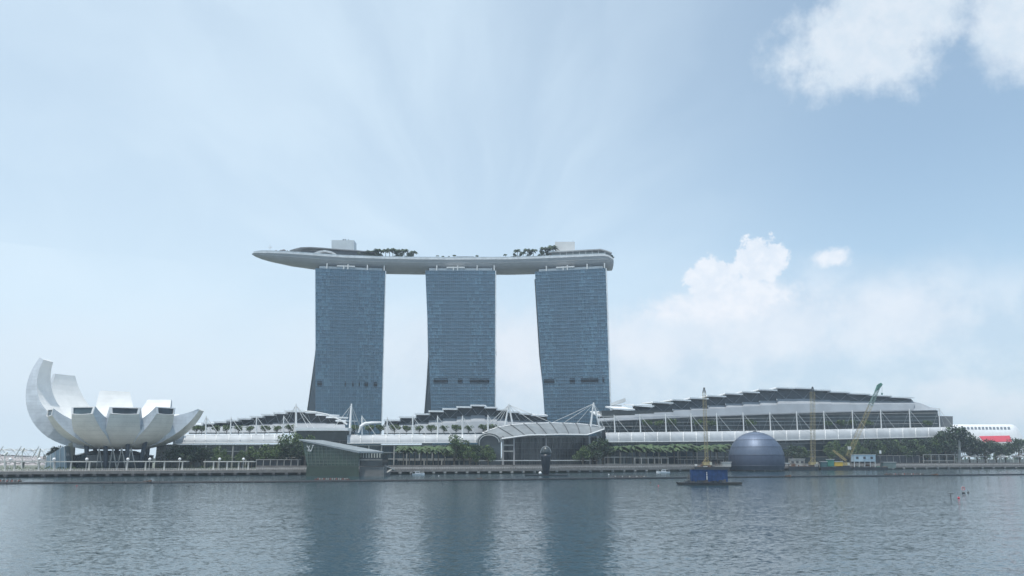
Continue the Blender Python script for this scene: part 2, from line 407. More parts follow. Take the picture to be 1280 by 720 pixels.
# ------------------------------------------------------------------ the three hotel towers
def facade_mat(name, col, rough):
    return mat(name, col, rough, var=.12, scale=.05, spec=.6)
FM = [facade_mat('tower_glass_dark', (.088, .16, .225), .22), facade_mat('tower_glass_mid', (.095, .175, .24), .22),
      facade_mat('tower_glass_light', (.15, .265, .345), .3), facade_mat('tower_glass_blue', (.105, .19, .265), .2), mat('tower_vent', (.02, .028, .036), .9, spec=.1)]
def tower(idx, corners, Ys, rear, label, vents, bright_top, seed):
    """corners: pixel TL, TR, BR, BL of the face; Ys: distance of left and right end; rear: pixel columns of the rear wing (top, mid, bottom)"""
    rng = random.Random(seed); (tl, tr, br, bl) = corners
    YL, YR = Ys
    TL, TR = P(*tl, YL), P(*tr, YR); BL, BR = P(*bl, YL), P(*br, YR)
    def down(a, b): k = (DECK - a.z) / (b.z - a.z); return a + (b - a) * k
    BL, BR = down(TL, BL), down(TR, BR)
    root = empty('hotel_tower', (BL + BR) / 2, label, 'tower', 'glass hotel towers under the long roof deck')
    nf, nc = 56, 34
    def pt(i, j, d=0.0):
        a = TL + (BL - TL) * (j / nf); b = TR + (BR - TR) * (j / nf); q = a + (b - a) * (i / nc); return q + N * d
    N = (TR - TL).cross(BL - TL).normalized()
    if N.y > 0: N = -N
    back = Vector((-(TR - TL).y, (TR - TL).x, 0)).normalized()
    fc = MB()
    zone = [1] * nc
    for i in range(nc):
        s = i / nc; zone[i] = 2 if (s < .2 or .58 < s < .80 or s > .86) else 0
    for j in range(nf):
        rowb = rng.random()
        i = 0
        while i < nc:
            wdt = rng.choice([1, 1, 1, 2]) if zone[i] == 2 else 2
            wdt = min(wdt, nc - i)
            r_ = rng.random(); top = j < bright_top; low = j > 33
            if zone[i] == 2 and not top and not low: mi = 2 if r_ < .46 else (1 if r_ < .58 else (3 if r_ < .82 else 0))
            elif zone[i] == 2: mi = 3 if r_ < .5 else (1 if r_ < .85 else 2)
            else: mi = 0 if r_ < .35 else (1 if r_ < .75 else 3)
            if zone[i] == 0 and rowb > .9 and not low: mi = 3
            for q in range(wdt):
                a, b, c, d = pt(i + q, j, .1), pt(i + q + 1, j, .1), pt(i + q + 1, j + 1, .1), pt(i + q, j + 1, .1)
                fc.quad(a, d, c, b, mi)
            i += wdt
    fc.build('glass_facade', FM, root)
    lg = MB()
    for j in range(nf + 1):
        a, b = pt(0, j, .25), pt(nc, j, .25); lg.bar(a, b, .9, .3)
    lg.build('floor_ledges', mat('tower_ledge', (.12, .22, .32), .4), root)
    mu = MB()
    for i in range(0, nc + 1): mu.bar(pt(i, 0, .3), pt(i, nf, .3), .22 if i % 3 else .5, .5, up=(0, 1, 0))
    mu.build('mullions', mat('tower_mullion', (.10, .18, .26), .4), root)
    body = MB(); T = 14.0
    bq = back * 1.6; body.hexa([BL + bq, BR + bq, BR + back * T, BL + back * T], [TL + bq, TR + bq, TR + back * T, TL + back * T]); body.build('front_wing', mat('tower_side_wall', (.16, .19, .21), .5), root)
    rw = MB(); rows = []
    for (py, k, col) in rear:
        zk = P(col, py, YL).z if py < 550 else DECK
        a = PZ(col, YL + k, zk); a = Vector((a.x, a.y, zk))
        b = a + (TR - TL) * (.97 if idx < 2 else .80)
        rows.append([a, b, b + Vector((-2, 12, 0)), a + Vector((-2, 12, 0))])
    for r0, r1 in zip(rows[:-1], rows[1:]): rw.hexa(r1, r0)
    rw.build('rear_wing', mat('tower_rear_glass', (.055, .08, .10), .7, spec=.2), root)
    # glazed end between the two wings
    ag = MB(); loL = []
    for (py, k, col), r in zip(rear, rows):
        s = (TL.z - r[0].z) / (TL.z - DECK); loL.append((TL + (BL - TL) * s + back * 2, r[0] + Vector((.6, 1, 0))))
    ag.grid([[a, b] for a, b in loL]); ag.build('atrium_glass', mat('atrium_glass', (.05, .075, .10), .8, spec=.1), root)
    fn = MB(); e = (TR - TL).normalized()
    fn.hexa([BR + e * .1 + N, BR + e * .9 + N, BR + e * .9 + back * 9, BR + e * .1 + back * 9], [TR + e * .1 + N, TR + e * .9 + N, TR + e * .9 + back * 9, TR + e * .1 + back * 9])
    fn.build('edge_fin', mat('fin_metal', (.70, .73, .75), .35), root)
    for (x0, x1, j) in vents:
        vb = MB(); a, b = x0 * nc, x1 * nc
        c0, c1, c2, c3 = pt(a, j + .1, .62), pt(b, j + .1, .62), pt(b, j + 1.6, .62), pt(a, j + 1.6, .62)
        vb.hexa([c3, c2, c2 - N * .3, c3 - N * .3], [c0, c1, c1 - N * .3, c0 - N * .3]); vb.build('plant_room_vent', FM[4], root)
    # setback crown and stub columns carrying the deck
    cb = MB(); a = TL + (TR - TL) * .05 + back * .8; b = TL + (TR - TL) * .96 + back * .8
    cb.hexa([a, b, b + back * 10, a + back * 10], [p + Vector((0, 0, 2.7)) for p in (a, b, b + back * 10, a + back * 10)])
    cb.build('crown_storey', mat('crown_panels', (.30, .35, .38), .4), root)
    for s in (.16, .40, .46, .74, .985):
        q = TL + (TR - TL) * s + back * .1 + Vector((0, 0, .1)); m = MB(); m.box(q, 1.1, 1.1, 5.2 if s != .40 else 4); m.build('stub_column', M_STEEL, root)
    m = MB(); q0 = TL + (TR - TL) * .30 + back * .3 + Vector((0, 0, 2.8)); q1 = TL + (TR - TL) * .56 + back * .3 + Vector((0, 0, 2.8))
    m.hexa([q0, q1, q1 + back * 4, q0 + back * 4], [p + Vector((0, 0, 1.3)) for p in (q0, q1, q1 + back * 4, q0 + back * 4)]); m.build('service_screen', M_STEEL, root)
    return root
VT1 = [(.02, .09, 32.6), (.43, .45, 32.6), (.545, .565, 32.6), (.64, .66, 32.6), (.73, .785, 32.6), (.87, .92, 32.6)]
VT2 = [(.05, .27, 31.6), (.43, .50, 31.6), (.61, .91, 31.6)]
VT3 = [(.02, .18, 31.6), (.41, .49, 31.6), (.58, .84, 31.6), (.90, .93, 31.6)]
tower(0, ((394.5, 335.5), (481.5, 338.8), (476.5, 526), (395, 526)), (739, 751), [(338, 15, 396), (430, 16, 395), (470, 26, 389.5), (512, 38, 383.5), (580, 60, 372)],
      'leftmost blue glass tower, its darker rear wing flaring out at the lower left', VT1, 0, 11)
tower(1, ((532, 338.5), (619, 338.5), (618.5, 515), (539.5, 515)), (750, 750), [(340, 15, 534), (440, 16, 536), (475, 24, 534), (514, 34, 531), (580, 52, 526)],
      'middle blue glass tower with long dark vent slots near its foot', VT2, 8, 12)
tower(2, ((669, 340), (757, 335.5), (763, 525), (681.5, 525)), (748, 737), [(342, 15, 671), (440, 16, 677), (475, 18, 681), (514, 22, 684), (580, 30, 690)],
      'rightmost blue glass tower, its left edge slanting inwards towards the foot', VT3, 8, 13)

# ------------------------------------------------------------------ roof deck on the towers
RIM = [(315, 317.0), (318, 315.2), (325, 314.4), (335, 314.3), (360, 315.2), (394, 317.6), (430, 320.0), (480, 321.6), (520, 322.3), (560, 322.6), (640, 322.3), (690, 320.6), (730, 318.8), (755, 317.8), (760, 318.6), (767, 323)]
BOT = [(315, 318.2), (318, 320.4), (325, 323.3), (335, 326.0), (360, 331.2), (394, 335.6), (430, 338.2), (480, 340.0), (520, 340.7), (560, 341.0), (640, 341.0), (690, 339.6), (730, 337.8), (755, 336.6), (760, 336.4), (767, 336.2)]
DEP = [(315, 725), (335, 728), (394, 740), (480, 749), (560, 753), (620, 753), (680, 749), (750, 739), (767, 737)]
WID = [(315, 1.0), (318, 7), (325, 14), (335, 20), (360, 28), (394, 34), (430, 37), (480, 38), (700, 38), (755, 36), (760, 34), (767, 28)]
def deck_top(px): return P(px, lerp_tab(RIM, px), lerp_tab(DEP, px)).z
sky = empty('roof_deck', P(560, 340, 772), 'long boat-shaped pale grey deck spanning the tops of all three towers', 'sky deck')
hull, rim, top = MB(), MB(), MB()
stn = [315, 316.5, 318, 321, 325, 330, 335, 347, 360, 377, 394, 412, 430, 455, 480, 500, 520, 540, 560, 600, 640, 665, 690, 710, 730, 745, 755, 760, 764, 767]
rows, rr, tt, HS = [], [], [], 14
for px in stn:
    yf, wd = lerp_tab(DEP, px), lerp_tab(WID, px); f = P(px, lerp_tab(RIM, px), yf)
    zb = P(px, lerp_tab(BOT, px), yf + wd * .38).z
    D = f.z - zb; rh = min(1.6, D * .25); sec = []
    slope = f.x / f.y * .15
    for k in range(HS + 1):
        a = math.pi * k / HS; ac = wd / 2 * (1 - math.cos(a)); zz = f.z - rh - (D - rh) * math.sin(a) ** .85
        sec.append(Vector((f.x + slope * ac, yf + ac, zz)))
    rows.append(sec)
    A, B = sec[0], sec[-1]; o = min(.5, wd * .1)
    rr.append([A + Vector((0, .3, 0)), A + Vector((0, -o, 0)), A + Vector((0, -o, rh)), A + Vector((0, .5, rh)), B + Vector((0, -.5, rh)), B + Vector((0, o, rh)), B + Vector((0, o, 0)), B + Vector((0, -.3, 0))])
hull.grid(rows); hull.add([p for p in rows[-1]], [tuple(range(HS + 1))]); hull.add(rows[0], [tuple(range(HS, -1, -1))])
def hull_mat():
    m = mat('hull_cladding', (.35, .37, .39), .5, .1, var=.06, scale=.1, joint=1.8)
    return m
hull.build('hull', hull_mat(), sky, smooth=True)
rim.grid(rr); rim.add(rr[-1], [tuple(range(8))]); rim.build('rim_band', mat('rim_paint', (.66, .68, .69), .4), sky)
for fr in (.55,):   # thin light seam along the belly
    sm = MB(); sm.tube([r_[1] + Vector((0, -.12, -.1)) for r_ in rows[4:-2]], .14, 4); sm.build('belly_rail', M_STEEL, sky)
# railing on the rim
rl = MB(); pr_ = [PZ(x, lerp_tab(DEP, x) + .6, deck_top(x)) for x in range(317, 765, 8)]
rl.grid([pr_, [p + Vector((0, 0, 1.25)) for p in pr_], [p + Vector((0, .08, 1.25)) for p in pr_], [p + Vector((0, .08, 0)) for p in pr_]]); rl.build('glass_parapet', mat('parapet_glass', (.40, .45, .48), .2), sky)
def deckbox(name, x0, x1, y0, y1, dy, depth, m, parent=sky):
    Y0, Y1 = lerp_tab(DEP, x0) + dy, lerp_tab(DEP, x1) + dy
    b = MB(); b.ext([P(x0, y1, Y0), P(x1, y1, Y1), P(x1, y0, Y1), P(x0, y0, Y0)], (0, depth, 0)); return b.build(name, m, parent)
deckbox('lift_core', 414.5, 442.5, 300.2, 318, 13, 13, mat('core_panels', (.56, .60, .62), .5, var=.04))
deckbox('lift_core', 694, 718.5, 302.2, 317, 13, 13, mat('core_panels2', (.66, .66, .65), .5, var=.04))
for (x0, x1, y) in ((428.5, 429.8, 298.8), (431, 432.2, 298.8), (435.2, 435.6, 298.6), (716, 716.4, 300.8)): deckbox('roof_cowl', x0, x1, y, 301.5, 15, 1, M_DARK)
def curved_roof(pts, dy, depth, th, m, name):
    b = MB()
    lo = [P(x, y, lerp_tab(DEP, x) + dy) for x, y in pts]
    b.grid([[p for p in lo], [p + Vector((0, 0, -th)) for p in lo], [p + Vector((0, depth, -th)) for p in lo], [p + Vector((0, depth, 0)) for p in lo], [p for p in lo]])
    return b.build(name, m, sky)
M_RESTR = mat('restaurant_roof', (.20, .21, .22), .5)
curved_roof([(362, 312.8), (368, 310.9), (376, 309), (388, 308.6), (402, 309.4), (420, 311), (445, 312.6), (465, 314.6), (478, 318)], 8, 14, .9, M_RESTR, 'restaurant_roof')
deckbox('restaurant_wall', 376, 470, 313.5, 321, 10, 10, M_DARK)
curved_roof([(392, 316.2), (398, 313.6), (406, 312.4), (414, 314), (420, 317)], 4.5, 3, 1.8, mat('shell_panels', (.55, .57, .58), .5), 'shell_canopy')
curved_roof([(685, 315.2), (692, 313.6), (705, 313.6), (720, 312.5), (740, 311.4), (751, 310.9), (757, 312.4), (765, 315.4)], 4, 20, .9, mat('club_roof', (.42, .44, .45), .5), 'club_roof')
deckbox('club_wall', 690, 761, 314.6, 319.5, 7, 14, mat('club_glass', (.16, .19, .20), .3))
for x in range(700, 762, 8): deckbox('club_post', x, x + .5, 313, 320, 4.6, .5, M_STEEL)
deckbox('pool_bar_roof', 571, 592, 320.6, 322.4, 6, 6, M_DARK)
bl = MB()
for px, top_, w_ in ((337.5, 306.5, 0),):
    q = PZ(px, 735, deck_top(px)); bl.bar(q, P(px, 305.5, 735), .25); bl.bar(P(335, 309.3, 735), P(340.5, 309.0, 735), .25); bl.bar(P(337.5, 310.8, 735), P(339.5, 308.2, 735), .25)
bl.build('mast', M_STEEL, sky)

def make_parasol():
    root = empty('parasol', (0, 0, 0), 'x', 'parasol'); a = MB(); a.tube([(0, 0, 0), (0, 0, 2.4)], .07, 6); a.build('pole', M_STEEL, root)
    b = MB(); b.lathe((0, 0, 2.3), [(1.5, 0), (1.45, .1), (.8, .55), (.05, .9)], 8); b.build('shade', mat('parasol_cloth', (.16, .16, .17), .8), root); return remember(root)
par = make_parasol()
for i, (px, s) in enumerate([(327.5, .5), (342, .8), (344.8, 1.0), (351, 1.1), (354.5, 1.3), (359, 1.0)]):
    plant(par, PZ(px, lerp_tab(DEP, px) + 7, deck_top(px)), s * 1.1, ORD[i] + ' small dark parasol from the left on the deck tip', 'parasols on the deck tip')
dp = make_palm('palm_tree', 3, 8.0, 3.6, 20, [M_LEAF3, M_LEAF]); dt = make_tree('tree', 21, 7.5, 3.9, 6.9, 800, .46, .15, mats=[M_LEAF3, M_LEAF])
def deck_plant(proto, px, s, lab, grp, sz=None):
    dy = rnd.uniform(4, 12); z = deck_top(px); plant(proto, PZ(px, lerp_tab(DEP, px) + dy, z), s, lab, grp)
L1 = [(448, 0, .55), (452, 1, .5), (456, 0, .75), (460, 1, .9), (465, 0, .9), (470, 1, 1.0), (473, 0, 1.05), (476, 0, 1.1), (482, 0, 1.15), (487, 0, 1.2), (491, 0, 1.1), (495, 1, .85), (498, 0, 1.2), (501, 1, .7), (505, 0, 1.15), (510, 1, .7), (513, 1, .85), (517, 0, 1.05)]
for i, (px, k, s) in enumerate(L1):
    deck_plant(dt if k else dp, px, s * 1.25, '%s dark %s from the left in the left grove on the roof deck' % (ORD[i], 'bushy tree' if k else 'palm'), 'trees on the left half of the roof deck')
L2 = [(525, 1, .25), (547, 0, .45), (553.5, 0, .42), (561, 1, .35), (568, 0, .55), (575, 1, .22), (596, 0, .5), (602.5, 0, .4), (609.5, 1, .25), (616.5, 1, .2), (631.5, 0, .55)]
for i, (px, k, s) in enumerate(L2):
    deck_plant(dt if k else dp, px, s * 1.2, '%s small lone %s from the left along the middle of the roof deck' % (ORD[i], 'bush' if k else 'palm'), 'small plants along the middle of the roof deck')
L3 = [(639, 1, .35), (643, 1, .6), (647, 0, 1.05), (651, 1, .6), (654, 0, .95), (659, 0, 1.1), (663, 1, .85), (667, 0, 1.0), (673, 1, .45), (677, 1, .85), (680, 0, 1.15), (684, 1, .9), (688, 0, 1.2), (691, 0, 1.4), (765, 1, .45)]
for i, (px, k, s) in enumerate(L3):
    deck_plant(dt if k else dp, px, s * 1.25, '%s dark %s from the left in the right grove on the roof deck' % (ORD[i], 'bushy tree' if k else 'palm'), 'trees on the right half of the roof deck')

# ------------------------------------------------------------------ lotus-shaped museum
def museum():
    C = PZ(149, 484, DECK); root = empty('museum', C, 'white lotus-shaped museum with ten curved petals of different heights on dark columns', 'museum')
    ang0 = math.atan2(C.y, C.x) - math.pi / 2
    zb = 15.0
    def petal(phi, Rt, zt, Tt, wt, window=False, rc=8.0, T0=17.0, wmax=9.0, lab=None, tint=None, wk=.33, Tp=1.0):
        ph = R(phi) + ang0; d = Vector((math.cos(ph), math.sin(ph), 0)); sd_ = Vector((-d.y, d.x, 0))
        H = zt - zb; a_e = 2 * math.atan(H / (Rt - rc)); rho = (Rt - rc) / math.sin(a_e); zc = zb + rho
        a_s = math.asin(max(-.6, (2.0 - rc) / rho)); N = 22
        rows = []
        for i in range(N + 1):
            s = i / N; a = a_s + (a_e - a_s) * s
            r = rc + rho * math.sin(a); z = zc - rho * math.cos(a); nr, nz = -math.sin(a), math.cos(a)
            T = T0 + (Tt - T0) * s ** Tp
            w0 = min(wk * max(r, .3) + .2, wmax); w_o = w0 + (wt - w0) * max(0, (s - .55) / .45) ** 1.3
            base = C + d * r; base.z = z
            if window:
                q_ = s ** 1.5; nr, nz = nr * (1 - q_) - .12 * q_, nz * (1 - q_) + q_
            inn = C + d * (r + nr * T); inn.z = z + nz * T
            wi = w_o * 1.06 + .2 if i > 3 else w_o
            if i <= 2: inn = C + d * max(.5, r * .6); inn.z = z + T
            # bottom is slightly bowed
            o = [base - sd_ * w_o, base - sd_ * w_o * .5 + Vector((d.x * .35, d.y * .35, -.25)), base + sd_ * 0 + Vector((d.x * .5, d.y * .5, -.35)), base + sd_ * w_o * .5 + Vector((d.x * .35, d.y * .35, -.25)), base + sd_ * w_o]
            rows.append((o, [inn + sd_ * wi, inn - sd_ * wi]))
        sh = MB(); sh.grid([o for o, n_ in rows]); p = sh.build('petal', M_MUS, root, smooth=True)
        if lab: p['label'] = lab
        s1 = MB(); s1.grid([[o[-1], n_[0]] for o, n_ in rows]); s1.build('side_panel', M_MUSSIDE, p)
        s2 = MB(); s2.grid([[n_[1], o[0]] for o, n_ in rows]); s2.build('side_panel', M_MUSSIDE, p)
        tp = MB(); tp.grid([[n_[0], n_[1]] for o, n_ in rows]); tp.build('top_panel', M_MUSIN, p)
        o, n_ = rows[-1]; cap = [o[0], o[1], o[2], o[3], o[4], n_[0], n_[1]]
        cm = sum(cap, Vector()) / 7; out = (n_[1] - o[-1]).cross(n_[0] - o[0]).normalized(); out = out if out.dot(d) > 0 else -out
        if window:
            fr = MB(); pr = [q + out * .5 for q in cap]; ins = [cm + (q - cm) * .82 + out * .5 for q in cap]
            n = 7
            fr.add(cap + pr, [(i, (i + 1) % n, n + (i + 1) % n, n + i) for i in range(n)]); fr.add(pr + ins, [(i, (i + 1) % n, n + (i + 1) % n, n + i) for i in range(n)])
            rec = [q - out * .5 for q in ins]; fr.add(ins + rec, [(i, (i + 1) % n, n + (i + 1) % n, n + i) for i in range(n)])
            fr.build('window_frame', M_WHITE, p)
            gl = MB(); gl.add([q - out * .1 for q in rec], [tuple(range(n))]); g_ = gl.build('window', M_TEALG if phi in (198, 234) else M_DGLASS, p)
        else:
            cc = MB(); cc.add(cap, [tuple(range(7))]); cc.build('tip_cap', M_MUSIN, p)
    petal(162, 49, 68, 3.0, 6.0, rc=16, T0=22, wmax=12.5, Tp=.75, lab='tallest petal, curling up at the left')
    petal(134, 54, 61, 2.5, 6.6, rc=12, T0=18, wmax=15, lab='second tallest petal, rising behind the bowl')
    petal(99, 47, 52, 2.5, 8.2, T0=18, wmax=12, lab='short broad petal rising at the middle of the back')
    petal(63, 46, 46.5, 3.0, 7.2, T0=17, wmax=11, lab='low back petal at the right')
    petal(22, 33, 36, 2.5, 6, T0=16, wmax=10)
    petal(340, 44.5, 38, .8, 5, T0=18, wmax=9.5, Tp=2.4, lab='pointed petal reaching out to the right')
    petal(306, 36, 34.5, 3.9, 6.0, True, wmax=10.2, wk=.36, lab='front right petal ending in a window')
    petal(270, 33, 34.0, 3.7, 7.4, True, wmax=9.6, wk=.36, lab='front middle petal ending in a window')
    petal(234, 36, 33.6, 4.1, 6.8, True, wmax=10.2, wk=.36, lab='front left petal ending in a window')
    petal(198, 40, 33.0, 3.8, 5.2, True, wmax=10.5, wk=.36, lab='narrow petal with a small window below the tallest petal')
    fin = MB(); q = P(50, 523, 512); fin.ext([P(50.5, 523, 512), P(66, 538, 512), P(58, 536.5, 512), P(50.5, 532, 512)], (6, 6, 0)); fin.build('rear_fin', M_MUSSIDE, root)
    # carrying columns
    def col(x0, y0, x1, y1, dy, w0, w1, m, nm='column'):
        Y = C.y + dy; a, b = P(x0, y0, Y), PZ(x1, Y, DECK); b.z = DECK
        k = MB(); k.tube([a, b], [w0, w1], 8); k.build(nm, m, root)
    navy = mat('navy_column', (.035, .05, .07), .4)
    for x0, x1, dy in ((108, 109, -16), (132, 132, -18), (160.5, 157, -16), (182, 174, -12), (186, 182, 2), (119, 119, 8), (146, 146, 12)):
        col(x0, 550, x1, 580, dy, 1.3, 1.2, navy)
    col(89, 545, 87.5, 580, -10, 2.6, 2.2, mat('beige_column', (.42, .42, .36), .7), 'stair_column')
    for xa, xb in ((124, 120), (124, 128), (141, 136), (141, 146), (152, 146), (152, 158), (164, 158), (164, 170)): col(xa, 560, xb, 582, -20, .3, .3, M_CONC, 'brace')
    lb = MB(); lb.lathe(PZ(140, 488, DECK), [(22, 0), (22, 8.4), (12, 11)], 28); lb.build('lobby', M_DGLASS, root)
    r2 = MB(); r2.lathe(PZ(140, 488, DECK) + Vector((0, 0, 4.4)), [(22.4, 0), (22.4, .5)], 28); r2.build('lobby_band', M_STEEL, root)
    # ring deck below the bowl
    return root
museum()
gp = empty('glass_entrance', PZ(72, 462, DECK), 'small sloping blue glass entrance at the foot of the museum', 'pavilion')
b = MB(); b.ext([PZ(55, 462, DECK), PZ(84, 462, DECK), P(81, 557.5, 462), P(76, 560, 462), P(58, 571, 462)], (-2, 9, 0)); b.build('glass_shell', mat('pale_blue_glass', (.26, .34, .40), .2), gp)
b = MB()
for k in range(5): b.bar(PZ(57 + k * 6, 461.7, DECK), P(58 + k * 5.6, 571 - k * 3.3, 461.7), .25)
b.build('glazing_bar', M_STEEL, gp)

# ------------------------------------------------------------------ shopping arcade wings and exhibition hall
def build_steps(root, segs, Yf, soff, lowline, depth, back_rise, lower_mat=M_GREYROOF, truss=True):
    """segs (x0, x1, y): stepped roof slabs; soff: how many pixels the dark band is tall; lowline table px->y for the foot of the lower roof"""
    n = len(segs)
    for i, (x0, x1, y) in enumerate(segs):
        Ya, Yb = Yf(x0), Yf(x1)
        a, b = P(x0 - .6, y, Ya), P(x1 + .8, y, Yb); z = max(a.z, b.z); a.z = b.z = z
        up = Vector((0, depth, back_rise[i] if isinstance(back_rise, list) else back_rise)); dn = Vector((0, 0, -1.1))
        s = MB(); s.hexa([a + dn, b + dn, b + dn + up, a + dn + up], [a, b, b + up, a + up])
        pn = s.build('roof_slab', M_ROOFW, root)
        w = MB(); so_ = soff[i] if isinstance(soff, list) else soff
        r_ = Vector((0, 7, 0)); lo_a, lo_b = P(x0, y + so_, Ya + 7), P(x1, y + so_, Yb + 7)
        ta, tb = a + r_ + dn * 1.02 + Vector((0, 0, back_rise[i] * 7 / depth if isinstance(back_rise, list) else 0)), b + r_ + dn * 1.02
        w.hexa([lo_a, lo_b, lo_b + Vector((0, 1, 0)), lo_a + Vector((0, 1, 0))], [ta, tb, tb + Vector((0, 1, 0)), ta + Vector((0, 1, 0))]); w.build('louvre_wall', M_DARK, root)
        if truss:
            t = MB(); fa, fb = lo_a + Vector((0, -.5, 0)), lo_b + Vector((0, -.5, 0)); mid = (ta + tb) / 2 + Vector((0, -.5, -.3)); 
            pa, pb = ta + Vector((.3, -.5, -.3)), tb + Vector((-.3, -.5, -.3)); lm = (fa + fb) / 2
            t.bar(pa, lm, .3); t.bar(lm, pb, .3); t.build('roof_truss', M_GREYROOF, root)
        # lower sloping roof in front of the dark band
        lr = MB(); l0, l1 = P(x0, lerp_tab(lowline, x0), Ya - 6), P(x1, lerp_tab(lowline, x1), Yb - 6)
        u0, u1 = lo_a + Vector((0, -.6, 0)), lo_b + Vector((0, -.6, 0)); bow = Vector((0, -2.2, 1.6))
        m0, m1 = (l0 + u0) / 2 + bow, (l1 + u1) / 2 + bow
        th = Vector((0, .6, -.7))
        lr.grid([[u0, u1], [m0, m1], [l0, l1], [l0 + th, l1 + th], [m0 + th, m1 + th], [u0 + th, u1 + th]]); lr.build('lower_roof', lower_mat, root)
def canopy(root, tab_top, tab_bot, x0, x1, Yf, ribs, name='glass_canopy', bulge=1.0):
    n = 5; cols = max(4, int((x1 - x0) / 8)); rows = []
    def sec(x):
        a, b = P(x, lerp_tab(tab_top, x), Yf(x) + 7), P(x, lerp_tab(tab_bot, x), Yf(x)); r_ = []
        for k in range(n + 1):
            an = math.pi / 2 * k / n; r_.append(Vector((a.x + (b.x - a.x) * math.sin(an), a.y + (b.y - a.y) * math.sin(an), b.z + (a.z - b.z) * math.cos(an))))
        return r_
    c = MB(); ss = [sec(x0 + (x1 - x0) * i / cols) for i in range(cols + 1)]
    c.grid(ss); c.grid([[p + Vector((0, .25, -.25)) for p in r_] for r_ in ss]); cn = c.build(name, M_CANOPY, root, smooth=True)
    for x in ribs:
        r_ = sec(x); m = MB(); m.tube([p + Vector((0, -.12, .15)) for p in r_], .30, 5); m.build('rib', M_WHITE, cn)
    g_ = MB(); g_.tube([r_[-1] + Vector((0, -.1, -.15)) for r_ in ss], .38, 6); g_.build('gutter', M_STEEL, cn)
    g_ = MB(); g_.tube([r_[0] + Vector((0, 0, .15)) for r_ in ss], .34, 6); g_.build('ridge_beam', M_WHITE, cn)
def mast(root, x, yt, yb, Yf, r=.5, cables=((17, 0, 0), (-9, 0, 6), (8, 0, 8)), lean=0.0):
    Y = Yf(x) + 7; a, b = P(x - lean, yt, Y), P(x, yb, Y)
    m = MB(); m.tube([b, a + (b - a) * .25, a], [r, r * .85, r * .5], 8); mo = m.build('mast', M_WHITE, root)
    c = MB(); top_ = a + (b - a) * .05
    for dx, dy, dY in cables:
        e = P(x + dx, yb + dy, Y + dY); c.tube([top_, e], .13 if abs(dx) < 14 else .19, 4)
    c.build('stay_cable', M_STEEL, mo)
def levels(root, x0, x1, Yf, ys, colstep, glass=M_DGLASS, colmat=M_CONC, depth=25, top=None):
    """storeys: glass wall with slabs at the given pixel heights (top first) and columns down to the ground"""
    k = MB(); n = max(2, int((x1 - x0) / 40)); xs = [x0 + (x1 - x0) * i / n for i in range(n + 1)]
    tp = [P(x, top if top else ys[0], Yf(x) + 3) for x in xs]; bt = [Vector((p.x, p.y, DECK)) for p in tp]
    k.grid([[p + Vector((0, depth, 0)) for p in tp], tp, bt, [p + Vector((0, depth, 0)) for p in bt]]); k.add([tp[0], tp[0] + Vector((0, depth, 0)), bt[0] + Vector((0, depth, 0)), bt[0]], [(0, 1, 2, 3)]); k.add([tp[-1], tp[-1] + Vector((0, depth, 0)), bt[-1] + Vector((0, depth, 0)), bt[-1]], [(3, 2, 1, 0)])
    k.build('glass_wall', glass, root)
    for y in ys:
        s = MB(); f = [P(x, y, Yf(x) + 1.2) for x in xs]
        zz = sum(p.z for p in f) / len(f)
        s.grid([[p + Vector((0, 2.2, .0)) for p in f], f, [p + Vector((0, 0, -.7)) for p in f], [p + Vector((0, 2.2, -.7)) for p in f]]); s.build('floor_slab', colmat, root)
    x = x0 + colstep / 2
    while x < x1:
        q = PZ(x, Yf(x) + .7, DECK); t_ = P(x, ys[0], Yf(x) + .7); m = MB(); m.box((q.x, q.y, DECK), .8, .8, t_.z - DECK - .1); m.build('column', colmat, root); x += colstep
    gb = MB(); x = x0 + 2
    while x < x1:
        q = PZ(x, Yf(x) + 2.8, DECK); t_ = P(x, ys[0], Yf(x) + 2.8); gb.bar(q, Vector((q.x, q.y, t_.z)), .18); x += 3.2
    gb.build('glazing_bar', M_DCONC, root)
def hedge(name, x0, x1, Yf, y, hgt, lab, n, seed, mats=None):
    """planter with foliage"""
    rng = random.Random(seed); p0 = P(x0, y, Yf(x0)); o = empty(name, p0, lab, 'hedge')
    h_ = MB()
    for i in range(n):
        x = rng.uniform(x0, x1); q = P(x, y, Yf(x)) + Vector((rng.uniform(-.5, .5), rng.uniform(-1.2, 1.2), rng.uniform(0, hgt) * rng.uniform(.6, 1)))
        leafq(h_, q, .45, rng, rng.choice([0, 0, 1]))
    h_.build('foliage', mats or [M_LEAF, M_LEAF2], o)
    b_ = MB(); a, b = P(x0, y, Yf(x0)), P(x1, y, Yf(x1)); b_.hexa([a + Vector((0, -1, -.5)), b + Vector((0, -1, -.5)), b + Vector((0, 1, -.5)), a + Vector((0, 1, -.5))], [a + Vector((0, -1, .1)), b + Vector((0, -1, .1)), b + Vector((0, 1, .1)), a + Vector((0, 1, .1))]); b_.build('planter', M_CONC, o)

